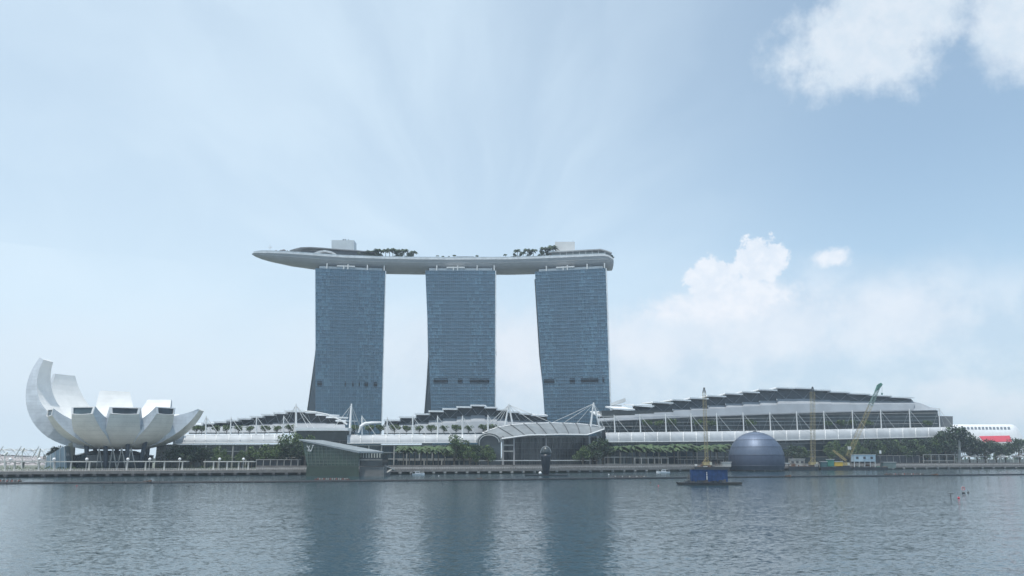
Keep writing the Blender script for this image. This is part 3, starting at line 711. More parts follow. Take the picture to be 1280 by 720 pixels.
# left wing
YL_ = lambda x: BY(x, 48)
lw = empty('arcade_wing', G(330, 50), 'left arcade wing with stepped dark roof behind the museum petals and a white glass canopy', 'mall building')
segL = [(236, 252, 530.5), (252, 267, 528.3), (267, 282, 526.6), (282, 297, 524.6), (297, 312.5, 522.4), (312.5, 327, 520), (327, 341.5, 517.5), (341.5, 356, 515.4), (356, 382, 513.2), (382, 395, 514.6), (395, 408, 517.5), (408, 420, 520.6), (420, 432, 525)]
YR_ = lambda x: BY(x, 75)
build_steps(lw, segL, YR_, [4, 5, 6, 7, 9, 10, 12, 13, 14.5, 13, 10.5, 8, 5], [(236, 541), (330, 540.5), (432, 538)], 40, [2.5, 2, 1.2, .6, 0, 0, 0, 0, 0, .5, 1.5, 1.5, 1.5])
canopy(lw, [(215, 546), (227, 544.2), (350, 543.6)], [(215, 555), (227, 553.8), (350, 552.8)], 216, 352, YL_, [219, 230, 243, 257, 270, 286, 300, 314, 329, 343])
levels(lw, 196, 372, YL_, [555.5, 563.5, 571], 17)
for x, yt in ((257, 520), (288, 521), (320, 519.5), (354, 519.5)): mast(lw, x, yt, 543.5, YL_, .5, lean=-.8)
mast(lw, 370, 505, 534.5, YL_, .75, ((15, 0, 0), (22, 0, 8), (-12, 0, 6), (-20, 4, 8)), lean=0)
# block with thick white edge between the two wings
bk = empty('arcade_link', G(402, 46), 'dark block with a thick white roof edge above the green crystal pavilion', 'mall building')
m = MB(); a, b = P(369, 534.6, YL_(369) - 2), P(435, 534.6, YL_(435) - 2); m.hexa([a + Vector((0, 0, -1.9)), b + Vector((0, 0, -1.9)), b + Vector((0, 30, -1.9)), a + Vector((0, 30, -1.9))], [a, b, b + Vector((0, 30, 0)), a + Vector((0, 30, 0))]); m.build('roof_edge', M_ROOFW, bk)
levels(bk, 370.5, 433.5, lambda x: YL_(x) - 1, [550, 560, 569], 21, M_DGLASS, M_DCONC, 24, top=538)
arc = MB(); arc.tube([P(x, y, YL_(x) + 2) for x, y in ((381, 514), (395, 515.2), (408, 518), (420, 522.5), (428, 526.5), (434, 530.5))], .55, 6); arc.build('arch_beam', M_WHITE, bk)

# middle wing
mw = empty('arcade_wing', G(560, 50), 'middle arcade wing with stepped dark roof below the middle tower', 'mall building')
segM = [(480, 499, 524.5), (499, 519, 520.7), (519, 536, 516.8), (536, 553.5, 513.2), (553.5, 571, 510.4), (571, 588.5, 508), (588.5, 606, 506), (606, 621, 508.6), (621, 634.5, 511.2), (634.5, 649, 514.2), (649, 664, 516.4), (664, 684, 518.6)]
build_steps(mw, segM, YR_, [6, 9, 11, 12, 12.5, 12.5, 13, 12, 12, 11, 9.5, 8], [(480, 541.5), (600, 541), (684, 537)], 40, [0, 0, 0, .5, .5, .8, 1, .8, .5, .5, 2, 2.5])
canopy(mw, [(433, 544.4), (600, 543.8)], [(433, 554), (600, 552.8)], 434, 603, YL_, [434.5, 450.5, 466, 482.5, 499, 515, 531, 546.5, 562, 578, 594])
levels(mw, 436, 600, YL_, [556, 565, 573], 16, M_TEALG)
levels(mw, 497, 628, lambda x: BY(x, 34), [574.4], 22, M_DGLASS, M_CONC, 10)
for x, yt in ((452.5, 519.5), (484, 521.5), (516, 519.5), (547, 519.5), (578, 519.5), (610, 518.5)): mast(mw, x, yt, 543.5, YL_, .55)
mast(mw, 437, 504.5, 543, YL_, .85, ((-24, -3, 6), (-13, 0, 8), (9, 0, 4), (16, -2, 8)), lean=-2.5)
m = MB(); m.tube([P(x, y, YL_(x) + 6) for x, y in ((448, 541), (451, 533), (456, 529.5), (465, 528.4), (477, 528))], [.6, 1.1, 1.1, .9, .5], 7); m.build('hooked_roof_edge', M_ROOFW, mw)

# central entrance with the vaulted canopy
ce = empty('vaulted_entrance', G(690, 40), 'central entrance hall under a broad arched glass canopy with dark ribs', 'entrance hall')
YC = lambda x: BY(x, 30)
TT = [(603, 541.5), (612, 537.5), (622, 534.2), (640, 531), (660, 529.4), (690, 528.6), (720, 529.6), (745, 531.8), (755, 534)]
def csec(x, n=8):
    """x is the column of the ridge; the rib sweeps forward, down and to the right"""
    a = P(x, lerp_tab(TT, x), YC(x) + 26); xe = 627 + (x - 603) * (755 - 627) / 152.0
    b = P(xe, lerp_tab([(627, 548.5), (660, 544), (700, 543), (735, 543.5), (755, 536.5)], xe), YC(xe)); r_ = []
    for k in range(n + 1):
        an = math.pi / 2 * k / n; r_.append(Vector((a.x + (b.x - a.x) * (1 - math.cos(an)), a.y + (b.y - a.y) * math.sin(an) ** 1.0 * (k / n) ** .3 if k else a.y, b.z + (a.z - b.z) * math.cos(an))))
    return r_
cv = MB(); ss = [csec(603 + 152 * i / 24) for i in range(25)]; cv.grid(ss); cv.grid([[p + Vector((0, .3, -.35)) for p in r_] for r_ in ss]); cvo = cv.build('vault_canopy', mat('vault_panels', (.22, .24, .25), .5, var=.15, scale=.12), ce, smooth=True)
for i in range(10):
    r_ = csec(606 + i * 16.2); m = MB(); m.tube([p + Vector((0, -.3, .25)) for p in r_], .32, 5); m.build('rib', mat('dark_rib', (.12, .13, .14), .5), cvo)
m = MB(); m.tube([r_[-1] + Vector((0, -.3, 0)) for r_ in ss], .55, 6); m.build('edge_beam', M_WHITE, cvo)
m = MB(); m.tube([r_[0] for r_ in ss], .5, 6); m.build('ridge_beam', M_WHITE, cvo)
for k, rr_ in ((0, 1.0), (1, .8)):   # left arch
    m = MB(); pts = []
    for i in range(13):
        an = math.pi * i / 12; pts.append(P(611.5 - 15.5 * math.cos(an) * rr_, 553 - 11.5 * math.sin(an) * rr_, YC(611) + 4 - k * 2))
    pts = [Vector((pts[0].x, pts[0].y, DECK))] + pts if k else pts
    m.tube(pts, .4, 6); m.build('arch_frame', mat('arch_grey', (.36, .38, .38), .6), ce)
m = MB(); pts = [P(611.5 - 14.5 * math.cos(math.pi * i / 12), 553 - 11 * math.sin(math.pi * i / 12), YC(611) + 5) for i in range(13)]
pts = [Vector((pts[0].x, pts[0].y, DECK))] + pts + [Vector((pts[-1].x, pts[-1].y, DECK))]; m.ext(pts, (0, 10, 0)); m.build('arch_glass', M_DGLASS, ce)
levels(ce, 628, 748, lambda x: YC(x) + 3, [545.5, 575], 110, mat('smoked_glass', (.055, .06, .065), .15, var=.5, scale=.1), mat('grey_frame', (.30, .30, .31), .7), 30, top=544.5)
fr = MB()
for x in (628.5, 642.5, 737.5, 748): q = PZ(x, YC(x) + 1.5, DECK); t_ = P(x, 545, YC(x) + 1.5); m = MB(); m.box((q.x, q.y, DECK), 1.3, 1.3, t_.z - DECK); m.build('pier', mat('grey_frame', (.30, .30, .31)), ce)
for y in (556.5, 564): m = MB(); m.bar(P(628.5, y, YC(628) + 1.2), P(642.5, y, YC(642) + 1.2), .9); m.build('cross_beam', M_CONC, ce)
m = MB(); rg = random.Random(4)
for i in range(9):
    x = 652 + i * 9.5; m.bar(PZ(x, YC(x) + 5.2, DECK), P(x, 546, YC(x) + 5.2), .3)
for y in (553, 560.5, 567.5): m.bar(P(643, y, YC(643) + 5.1), P(748, y, YC(748) + 5.1), .25)
m.build('curtain_wall_bars', mat('bar_grey', (.10, .105, .11), .5), ce)
m = MB(); a, b = P(596, 578.2, BY(596, 19)), P(760, 576.6, BY(760, 19)); m.bar(P(598, 575.8, BY(598, 24)), P(738, 575.4, BY(738, 24)), .5); m.build('awning_rail', M_STEEL, ce)
def a_mast(root, xt, yt, legs, Y, cables):
    top_ = P(xt, yt, Y); m = MB()
    for x, y, dY in legs: m.tube([P(x, y, Y + dY), top_], [.7, .5], 7)
    mo = m.build('mast', M_WHITE, root); c = MB()
    for x, y, dY in cables: c.tube([top_ + Vector((0, 0, -.6)), P(x, y, Y + dY)], .17, 4)
    c.build('stay_cable', M_STEEL, mo)
a_mast(ce, 636, 504.8, ((631.5, 531.5, 0), (640.5, 530, 0)), BY(636, 50), ((611, 530, 0), (616, 532, 4), (621, 534, 0), (650, 526, 6), (668, 529, 0), (690, 528.5, 0)))
a_mast(ce, 742, 503.6, ((737.5, 543, 0), (751, 541, 2), (738, 530, 10)), BY(742, 40), ((690, 528.5, 10), (704, 529, 8), (720, 530, 6), (757, 540, 0), (764, 536, 8)))

# exhibition hall
eh = empty('exhibition_hall', G(950, 60), 'long exhibition hall with stepped dark arching roof and a row of white masts', 'exhibition hall')
segR = [(747, 768, 519.5), (768, 793, 511.2), (793, 817, 506.8), (817, 841, 503), (841, 863, 499.8), (863, 885, 497.6), (885, 907, 494.8), (907, 928, 492), (928, 949, 489.8), (949, 971, 487), (971, 993, 484.6), (993, 1016, 485), (1016, 1038, 487.2), (1038, 1062, 489.8), (1062, 1087, 492), (1087, 1114, 494.2), (1114, 1142, 496.4)]
YE = lambda x: BY(x, 72)
YK = lambda x: BY(x, 44)
sofR = [4, 8, 10, 11.5, 11.5, 12, 12, 12.5, 13, 14, 14, 13.5, 12.5, 11, 9.5, 7.5, 5.5]
riseR = [6.5, 5.5, 4.5, 3.2, 2.2, 1.2, .6, 0, 0, 0, 0, 0, 0, 0, 0, 2.4, 3.4]
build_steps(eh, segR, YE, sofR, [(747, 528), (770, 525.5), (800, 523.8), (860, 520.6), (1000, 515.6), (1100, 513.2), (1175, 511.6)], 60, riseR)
m = MB(); a = [P(1142, 501.9, YE(1142) + 7), P(1152, 504.5, YE(1152) + 6), P(1162, 508.6, YE(1162) + 4), P(1175, 510.8, YE(1175) - 2)]; l_ = [P(1142, 512.5, YE(1142) - 6), P(1152, 512.3, YE(1152) - 6), P(1162, 512, YE(1162) - 6), P(1175, 511.8, YE(1175) - 6)]
m.grid([a, l_]); m.grid([[p + Vector((0, 25, .5)) for p in a], a]); m.build('end_roof', M_GREYROOF, eh)
levels(eh, 752, 1172, lambda x: BY(x, 68), [526, 531, 536.5], 16, mat('terrace_glass', (.065, .075, .075), .3, var=.4, scale=.08), mat('terrace_slab', (.20, .21, .21), .7), 40, top=513)
mm = MB()
for k in range(4):
    mm.tube([P(x, 520.5 + k * 4.3 - (x - 750) * .010, BY(x, 66.5)) for x in range(752, 1176, 30)], .14, 4)
mm.build('terrace_rails', M_STEEL, eh)
fs = MB(); fs.tube([P(x, lerp_tab([(750, 527), (860, 521.6), (1000, 516.6), (1100, 514.2), (1175, 512.8)], x), BY(x, 65)) for x in range(750, 1177, 20)], .6, 6); fs.build('eaves_beam', mat('eaves', (.24, .25, .26), .6), eh)
CT, CB = [(757, 541.6), (900, 539.8), (1000, 538.2), (1100, 536), (1190, 534.2)], [(757, 552.4), (900, 551.4), (1000, 549.8), (1100, 547.6), (1190, 545.6)]
canopy(eh, CT, CB, 757, 1192, YK, [757.5 + 16.15 * i for i in range(27)])
levels(eh, 764, 1192, YK, [553.5, 562.5, 570.5], 24, M_DGLASS, mat('dim_concrete', (.17, .175, .17), .8))
for i, (x, yt) in enumerate(((768, 518.5), (800, 517.6), (832, 517.2), (864, 516.6), (896, 516), (929, 515.4), (962.5, 515), (996, 514.3), (1030, 513.6), (1065.5, 512.8), (1101, 512), (1137, 511), (1174, 510))):
    yb = lerp_tab(CT, x); mast(eh, x + .8, yt, yb - .4, YK, .55, ((17, -.3, 0), (-9.5, 0, 8), (6, 0, 8)), lean=1.2)
end = MB(); end.ext([P(1172, 513, YE(1172)), P(1172.5, 520, YE(1172)), P(1191, 520.3, YE(1172)), P(1191, 534, YE(1172)), P(1172, 535, YE(1172))], (4, 20, 0)); end.build('end_block', mat('end_block_grey', (.20, .21, .215), .7), eh)
# tiny tilted slab building beyond the right tower
sl = empty('distant_building', PZ(772, 900, DECK), 'pale grey building with a tilted roof slab peeking out right of the rightmost tower', 'building')
m = MB(); m.ext([P(763, 504, 900), P(781.5, 497.5, 900), P(782.5, 501.5, 900), P(763, 507.5, 900)], (0, 18, 0)); m.build('roof_slab', M_ROOFW, sl)
m = MB(); q = PZ(770, 902, DECK); m.box((q.x, q.y, DECK), 14, 14, P(770, 506, 902).z - DECK - 1); m.build('wall', mat('pale_wall', (.45, .47, .49), .6), sl)

# ------------------------------------------------------------------ green crystal pavilion on the water
cp = empty('crystal_pavilion', PZ(430, BY(430, -18), 0), 'green glass crystal pavilion with slanting roof standing in the water', 'pavilion')
Yp = DW(595.6); V = Vector
def pv(x, y, d=0.0): return P(x, y, Yp + d)
M_GG = mat('green_pavilion_glass', (.045, .082, .056), .14, var=.3, spec=.6, scale=.15)
base = MB(); base.hexa([PZ(382, Yp, -.8), PZ(449, Yp, -.8), PZ(449, Yp + 26, -.8), PZ(384, Yp + 26, -.8)], [pv(383.5, 582.5), pv(448.5, 582.5), PZ(448.5, Yp + 26, 5), PZ(384.5, Yp + 26, 5)]); base.build('plinth', mat('green_stone', (.045, .068, .050), .5), cp)
fa = MB(); fa.ext([pv(384, 582.3, .3), pv(448, 582.3, .3), pv(450, 565.5, .3), pv(420, 559.5, .3), pv(378, 552.0, 2)], (2, 24, 0)); fa.build('glass_wall', M_GG, cp)
mb = MB()
for i in range(14):
    x = 385.5 + i * 4.8; yt = lerp_tab([(378, 552.5), (420, 560), (450, 566)], x - .0); mb.bar(pv(x, 582, .05), pv(x - (448 - x) * .03, yt + .6, .05), .22)
for k in range(6):
    y = 579 - k * 3.9; x0 = 384.5 - k * .9; x1 = min(449, 378 + (y - 552.5) / 13.5 * 72 if y < 566 else 449); mb.bar(pv(x0, y, .05), pv(x1, y, .05), .2)
mb.build('glazing_bars', mat('pavilion_bar', (.14, .17, .14), .5), cp)
rf = MB(); rf.hexa([pv(373.5, 549.6, 1), pv(450, 565.0, -1.5), pv(480, 565.6, 12), pv(404, 551, 30)], [pv(373.5, 549.0, 1), pv(450, 564.0, -1.5), pv(480, 564.6, 12), pv(404, 550.2, 30)]); rf.build('roof_plane', mat('pavilion_roof', (.27, .30, .31), .4), cp)
r2 = MB(); r2.ext([pv(372.8, 549.0, 0), pv(448, 563.6, -1.6), pv(478, 565.6, 5), pv(478, 566.6, 5), pv(448, 566.3, -1.6), pv(374, 550.8, 0)], (0, 3, 0)); r2.build('roof_fascia', mat('pavilion_roof', (.40, .43, .43)), cp)
wg = MB(); wg.ext([pv(449.5, 582.6, 3), pv(478, 582.6, 3), pv(478, 567, 3), pv(449.5, 567, 3)], (0, 20, 0)); wg.build('side_wing', M_DGLASS, cp)
wb = MB(); wb.ext([PZ(449.3, Yp + 2, -.8), PZ(480, Yp + 2, -.8), pv(480, 583.4, 2), pv(449.3, 583.4, 2)], (0, 22, 0)); wb.build('plinth', mat('grey_plinth', (.16, .16, .155), .7), cp)
for i in range(9): m = MB(); m.ext([pv(447 + i * 3.4, 572.2, 1.8), pv(448.3 + i * 3.4, 572.2, 1.8), pv(448.3 + i * 3.4, 566.6, 1.8), pv(447 + i * 3.4, 566.6, 1.8)], (0, .4, 0)); m.build('pale_panel', mat('cream_panel', (.42, .43, .38), .6), cp)  # row of plain cream panels along the side wing
m = MB(); m.bar(pv(446, 574.8, 1.2), pv(478, 574.8, 1.2), 1.0, .35); m.build('ledge', M_CONC, cp)
m = MB(); m.bar(pv(449, 582, 1.0), pv(449, 567, 1.0), .3); m.build('corner_post', M_STEEL, cp)
lg_ = MB(); z_ = -.35   # interlocked serif initials L and V in white on the glass
for a, b in (((384.2, 557.8), (388.6, 564.3)), ((388.6, 564.3), (391.4, 556.6)), ((386.9, 557.0), (385.0, 563.6)), ((385.0, 563.6), (388.0, 563.9)), ((383.2, 557.6), (385.4, 557.6)), ((390.2, 556.5), (392.6, 556.5))): lg_.bar(pv(*a, z_), pv(*b, z_), .26, .26)
lg_.build('wall_monogram', M_WHITE, cp)
fb = empty('footbridge', PZ(485, BY(485, -4), DECK), 'short pale stair and gangway right of the green crystal pavilion', 'gangway')
m = MB(); m.bar(P(481, 583, Yp + 12), P(492, 588, Yp + 18), 2.2, .3); m.build('ramp', M_CONC, fb)
for dy in (0, 2.2): m = MB(); m.bar(P(481, 581.4, Yp + 12 + dy), P(493, 587, Yp + 18 + dy), .15); m.build('handrail', M_STEEL, fb)
m = MB(); m.bar(P(482, 591.5, Yp + 10), P(489, 587, Yp + 13), 1.8, .25); m.build('lower_ramp', M_CONC, fb)

# ------------------------------------------------------------------ glass dome on the water
dm = empty('dome_pavilion', PZ(945.5, 610, 0), 'dark blue-grey banded spherical dome pavilion standing in the water', 'dome')
Yd = BY(945) - 23; dc = P(945.6, 574.5, Yd); rd = (P(979.6, 574.5, Yd).x - dc.x)
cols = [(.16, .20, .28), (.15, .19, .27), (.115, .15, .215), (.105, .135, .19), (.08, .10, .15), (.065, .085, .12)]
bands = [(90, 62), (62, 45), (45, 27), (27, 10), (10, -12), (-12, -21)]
def dome_band(a0, a1, name, m, rr=rd):
    q = MB(); pr = []
    for i in range(7):
        a = R(a1 + (a0 - a1) * i / 6); pr.append((max(.02, rr * math.cos(a)), rr * math.sin(a)))
    n = 64; rows = [[(dc.x + r_ * math.cos(6.28318 * k / n), dc.y + r_ * math.sin(6.28318 * k / n), dc.z + z) for k in range(n)] for r_, z in pr]
    q.grid(rows, closed=True); return q.build(name, m, dm, smooth=True)
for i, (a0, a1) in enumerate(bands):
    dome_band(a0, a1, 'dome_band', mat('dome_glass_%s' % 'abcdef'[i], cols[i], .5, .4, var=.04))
for a in (62, 45, 27, 10, -12):
    q = MB(); q.lathe((dc.x, dc.y, dc.z + (rd + .1) * math.sin(R(a))), [((rd + .16) * math.cos(R(a)), -.12), ((rd + .3) * math.cos(R(a)), 0), ((rd + .16) * math.cos(R(a)), .12)], 64); q.build('baffle_ring', mat('baffle', (.10, .12, .16), .5, .3), dm)
q = MB()
for k in range(40):
    a = 6.28318 * k / 40; pts = [(dc.x + (rd + .03) * math.cos(R(e)) * math.cos(a), dc.y + (rd + .03) * math.cos(R(e)) * math.sin(a), dc.z + (rd + .03) * math.sin(R(e))) for e in range(-20, 86, 7)]
    q.tube(pts, .05, 3)
q.build('glazing_ribs', mat('dome_rib', (.09, .11, .15), .4), dm)
zb_ = dc.z + rd * math.sin(R(-21)); rb = rd * math.cos(R(-21))
q = MB(); q.lathe((dc.x, dc.y, .8), [(rb - 2, 0), (rb - 1, zb_ - 1.0)], 48); q.build('base_drum', M_BLACK, dm)
q = MB(); q.lathe((dc.x, dc.y, zb_ - .3), [(rb + .3, 0), (rb + .3, .5)], 48); q.build('base_ring', M_DARK, dm)
q = MB(); q.lathe((dc.x, dc.y, dc.z + rd - .1), [(1.6, 0), (1.5, .5), (.9, .8)], 16); q.build('top_cap', M_DARK, dm)
q = MB()
for k in range(16): a = 6.28 * k / 16; q.tube([(dc.x + rb * math.cos(a), dc.y + rb * math.sin(a), -.8), (dc.x + rb * math.cos(a), dc.y + rb * math.sin(a), zb_ - .3)], .4, 6)
q.build('base_piles', M_DCONC, dm)
q = MB(); a = P(957, 578.2, Yd - 20); q.hexa([a + V((0, 0, -.5)), P(987, 578.6, Yd - 8) + V((0, 0, -.5)), P(987, 578.6, Yd + 6) + V((0, 0, -.5)), a + V((0, 12, -.5))], [a, P(987, 578.6, Yd - 8), P(987, 578.6, Yd + 6), a + V((0, 12, 0))]); q.build('entrance_canopy', M_STEEL, dm)
for x in (958.5, 968, 978, 986): q = MB(); p_ = PZ(x, Yd - 14 + (x - 958) * .35, -.5); q.bar(p_, P(x, 578.8, p_.y), .4); q.build('canopy_post', M_DCONC, dm)
q = MB(); q.ext([P(970, 578, Yd - 17.5), P(974.5, 578, Yd - 16), P(974.5, 571.6, Yd - 16), P(970, 571.6, Yd - 17.5)], (0, 6, 0)); q.build('doorway', M_BLACK, dm)

# ------------------------------------------------------------------ quay, railing, pergolas, lamps
qp = empty('quay_piles', G(640, 1, 0), 'row of pale pile heads carrying the whole promenade edge above the water', 'piles')
i = 0; x = -10
while x < 1290 and i < 98:
    q = G(x, .2, -.8); m = MB(); m.box(q + Vector((0, .9, 0)), 1.2, 1.2, 2.2); m.box(q + Vector((0, .1, 1.3)), 1.7, 1.5, .98, mi=1); m.build('pile', [M_DCONC, M_DCONC if x < 480 else M_CONC], qp)
    m = None; x += 14 if x > 480 else 16; i += 1
rlg = empty('promenade_railing', G(640, .6), 'thin grey railing running along the whole promenade edge', 'railing')
m = MB()
for x in range(-20, 1300, 3): q = G(x, .6); m.bar(q, q + V((0, 0, 1.15)), .09)
m.build('railing_posts', M_STEEL, rlg)
for zz in (.45, .8, 1.15): m = MB(); m.tube([G(x, .6) + V((0, 0, zz)) for x in range(-20, 1320, 40)], .05, 4); m.build('rail', M_STEEL, rlg)
# planting strip (ground cover) behind the promenade, one mass
rg = random.Random(9); m = MB()
for i in range(9000):
    x = rg.choice([rg.uniform(-10, 340), rg.uniform(495, 565), rg.uniform(840, 905), rg.uniform(1090, 1200)]); hh = 1.0 + 1.4 * math.sin(x * .23) ** 2
    q = G(x, 22 + rg.uniform(0, 7)); leafq(m, q + V((0, 0, rg.uniform(0, hh))), .42, rg, rg.choice([0, 0, 1]))
tag(m.build('shrub_planting', [M_LEAF, M_LEAF2]), 'low mixed green shrubs planted in strips behind the promenade', 'shrubs', kind='stuff')
def pergola(x0, x1, yt, posts, lab, off=14):
    o = empty('pergola', G((x0 + x1) / 2, off), lab, 'pergola', 'flat white pergolas along the promenade'); Y = lambda x: BY(x, off)
    a, b = P(x0, yt, Y(x0)), P(x1, yt, Y(x1)); m = MB(); m.hexa([a + V((0, 0, -.55)), b + V((0, 0, -.55)), b + V((0, 4.5, -.55)), a + V((0, 4.5, -.55))], [a, b, b + V((0, 4.5, 0)), a + V((0, 4.5, 0))]); m.build('roof', mat('pergola_white', (.60, .60, .56), .6), o)
    for x in posts:
        q = PZ(x, Y(x) + .8, DECK); m = MB(); m.bar(q, V((q.x, q.y, P(x, yt, Y(x)).z - .5)), .7, .7); m.build('post', mat('pergola_white', (.60, .60, .56)), o)
        q = PZ(x, Y(x) + 3.9, DECK); m = MB(); m.bar(q, V((q.x, q.y, P(x, yt, Y(x)).z - .5)), .5, .5); m.build('post', mat('pergola_white', (.60, .60, .56)), o)
pergola(-6, 121, 576.4, (6, 17.5, 48, 67, 88, 111), 'longest pergola, at the left edge before the museum')
pergola(154, 233, 576.2, (158, 181.5, 205, 227.5), 'pergola before the right half of the museum')
pergola(254, 318, 576.4, (266.5, 283.5, 298, 310), 'pergola just right of the museum before the left arcade')
def make_lamp():
    o = empty('globe_lamp', (0, 0, 0), 'x', 'lamp'); m = MB(); m.tube([(0, 0, 0), (0, 0, 5.4)], [.14, .10], 7); m.build('pole', M_STEEL, o)
    m = MB(); m.ball((0, 0, 6.1), .85, 14, 9); m.build('globe', mat('white_globe', (.85, .85, .84), .3, var=.02), o, smooth=True); return remember(o)
lp = make_lamp()
for i, x in enumerate((11, 47.5, 66, 107, 158.5, 186, 223.5, 273.5, 303.5)):
    plant(lp, G(x, 11), (574.2 * 0 + 1.0), ORD[i] + ' white globe lamp from the left along the pergolas', 'white globe lamps along the promenade', rz=0)
# low shelters and viewing frames on the right promenade
def frame_shelter(x0, x1, yt, yb, n, off, lab):
    o = empty('viewing_frame', G((x0 + x1) / 2, off), lab, 'shelter'); Y = lambda x: BY(x, off)
    for k in range(n + 1):
        x = x0 + (x1 - x0) * k / n
        for d in (0, 4): q = P(x, yb, Y(x) + d); t_ = P(x, yt, Y(x) + d); m = MB(); m.bar(V((q.x, q.y, DECK)), t_, .45); m.build('post', M_CONC, o)
    for d in (0, 4):
        for y in (yt, yb): m = MB(); m.bar(P(x0 - .4, y, Y(x0) + d - .03), P(x1 + .4, y, Y(x1) + d - .03), .55); m.build('beam', M_CONC, o)
    m = MB(); m.ext([P(x0, yb, Y(x0)) + V((0, .3, 0)), P(x1, yb, Y(x1)) + V((0, .3, 0)), P(x1, yb, Y(x1)) + V((0, 3.8, 0)), P(x0, yb, Y(x0)) + V((0, 3.8, 0))], (0, 0, -.4)); m.build('floor', M_TIMBER, o)
frame_shelter(793.5, 835, 572.5, 580.2, 5, 6, 'open five-bay frame shelter left of the first lattice crane')
frame_shelter(1154, 1193, 568.4, 576, 4, 6, 'open four-bay frame shelter near the big dark tree at the right')
frame_shelter(756, 792, 571.5, 580, 3, 20, 'open three-bay frame shelter right of the vaulted entrance')
for i, (x0, x1, yt, off, lab) in enumerate(((848, 905, 574.4, 20, 'low concrete kiosk row between the palms and the dome'), (1093, 1150, 569.8, 20, 'low concrete kiosk row behind the moored work barges'), (320, 372, 575.0, 20, 'low concrete terrace left of the crystal pavilion'))):
    o = empty('kiosk', G((x0 + x1) / 2, off), lab, 'kiosk'); Y = lambda x: BY(x, off)
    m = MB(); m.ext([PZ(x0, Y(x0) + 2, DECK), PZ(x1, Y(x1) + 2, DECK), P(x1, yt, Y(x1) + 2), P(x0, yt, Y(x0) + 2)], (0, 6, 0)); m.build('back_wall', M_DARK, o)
    m = MB(); m.ext([P(x0, yt, Y(x0)), P(x1, yt, Y(x1)), P(x1, yt, Y(x1)) + V((0, 9, 0)), P(x0, yt, Y(x0)) + V((0, 9, 0))], (0, 0, .4)); m.build('roof', M_CONC, o)
    n = int((x1 - x0) / 8)
    for k in range(n + 1): x = x0 + (x1 - x0) * k / n; q = PZ(x, Y(x) + .4, DECK); m = MB(); m.bar(q, V((q.x, q.y, P(x, yt, Y(x)).z)), .4); m.build('post', M_CONC, o)

# dark monolith on a float
mo = empty('sculpture', PZ(682.5, DW(594.6), 0), 'tall dark rounded sculpture narrowing to its foot on a float', 'sculpture')
Ym = DW(594.6); c0 = PZ(682.5, Ym, 0)
m = MB(); m.lathe((c0.x, c0.y, .7), [(1.7, 0), (1.85, 1), (2.5, 6), (2.85, 9.5), (2.9, 11)], 20); m.build('body', mat('navy_shell', (.018, .025, .035), .4), mo, smooth=True)
m = MB(); m.lathe((c0.x, c0.y, 11.7), [(2.9, 0), (2.8, 1.8), (2.2, 3.4), (1.2, 4.3), (.05, 4.6)], 20); m.build('head', mat('dark_glass_head', (.05, .062, .066), .25), mo, smooth=True)
m = MB(); m.tube([(c0.x + 2.95 * math.cos(a), c0.y - .6, 12.6 + 3.7 * math.sin(a)) for a in [math.pi * k / 12 for k in range(13)]], .22, 6); m.build('head_rim', M_GREYROOF, mo)
m = MB(); m.box((c0.x, c0.y, -.3), 24, 9, 1.0); m.build('float', M_BLACK, mo)
m = MB(); m.ball((c0.x - 3.4, c0.y - 3.4, 1.5), .9, 10, 7); m.build('mooring_ball', M_WHITE, mo, smooth=True)

# ------------------------------------------------------------------ trees along the quay
T1 = make_tree('tree', 31, 12, 6.0, 8.8, 1500, .42, .35)
T2 = make_tree('tree', 32, 14, 6.5, 10.0, 1700, .42, .55)
T3 = make_tree('tree', 33, 13, 7.5, 9.5, 1900, .45, .12, mats=[M_LEAF3, M_LEAF])
T4 = make_tree('young_tree', 34, 6.0, 3.9, 4.2, 480, .42, .55)
PA = make_palm('palm_tree', 35, 11.5, 4.4, 24, [M_LEAF, M_LEAFP]); PB = make_palm('palm_tree', 36, 10.5, 4.8, 22, [M_LEAF, M_LEAFP])
def tree_at(proto, x, ytop, off, h0, lab, grp, wide=1.0):
    Y = BY(x, off); zt = P(x, ytop, Y).z; s = (zt - DECK) / h0; plant(proto, PZ(x, Y, DECK), s * wide, lab, grp, sz=s)
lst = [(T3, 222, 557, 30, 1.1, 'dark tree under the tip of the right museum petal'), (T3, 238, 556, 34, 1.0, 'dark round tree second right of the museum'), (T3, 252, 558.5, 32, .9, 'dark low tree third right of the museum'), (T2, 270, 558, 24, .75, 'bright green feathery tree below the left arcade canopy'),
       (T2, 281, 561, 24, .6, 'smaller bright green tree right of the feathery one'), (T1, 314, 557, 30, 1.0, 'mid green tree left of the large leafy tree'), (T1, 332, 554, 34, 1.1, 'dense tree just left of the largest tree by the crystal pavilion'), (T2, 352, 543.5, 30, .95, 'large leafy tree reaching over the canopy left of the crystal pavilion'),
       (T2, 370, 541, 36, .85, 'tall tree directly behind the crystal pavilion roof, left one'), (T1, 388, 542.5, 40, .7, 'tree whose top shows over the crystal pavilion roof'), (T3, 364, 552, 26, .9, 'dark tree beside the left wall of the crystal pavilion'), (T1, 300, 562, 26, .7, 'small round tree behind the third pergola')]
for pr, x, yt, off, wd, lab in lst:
    h0 = {T1: 12, T2: 14, T3: 13}[pr]; tree_at(pr, x, yt, off, h0, lab, 'trees before the left arcade', wd)
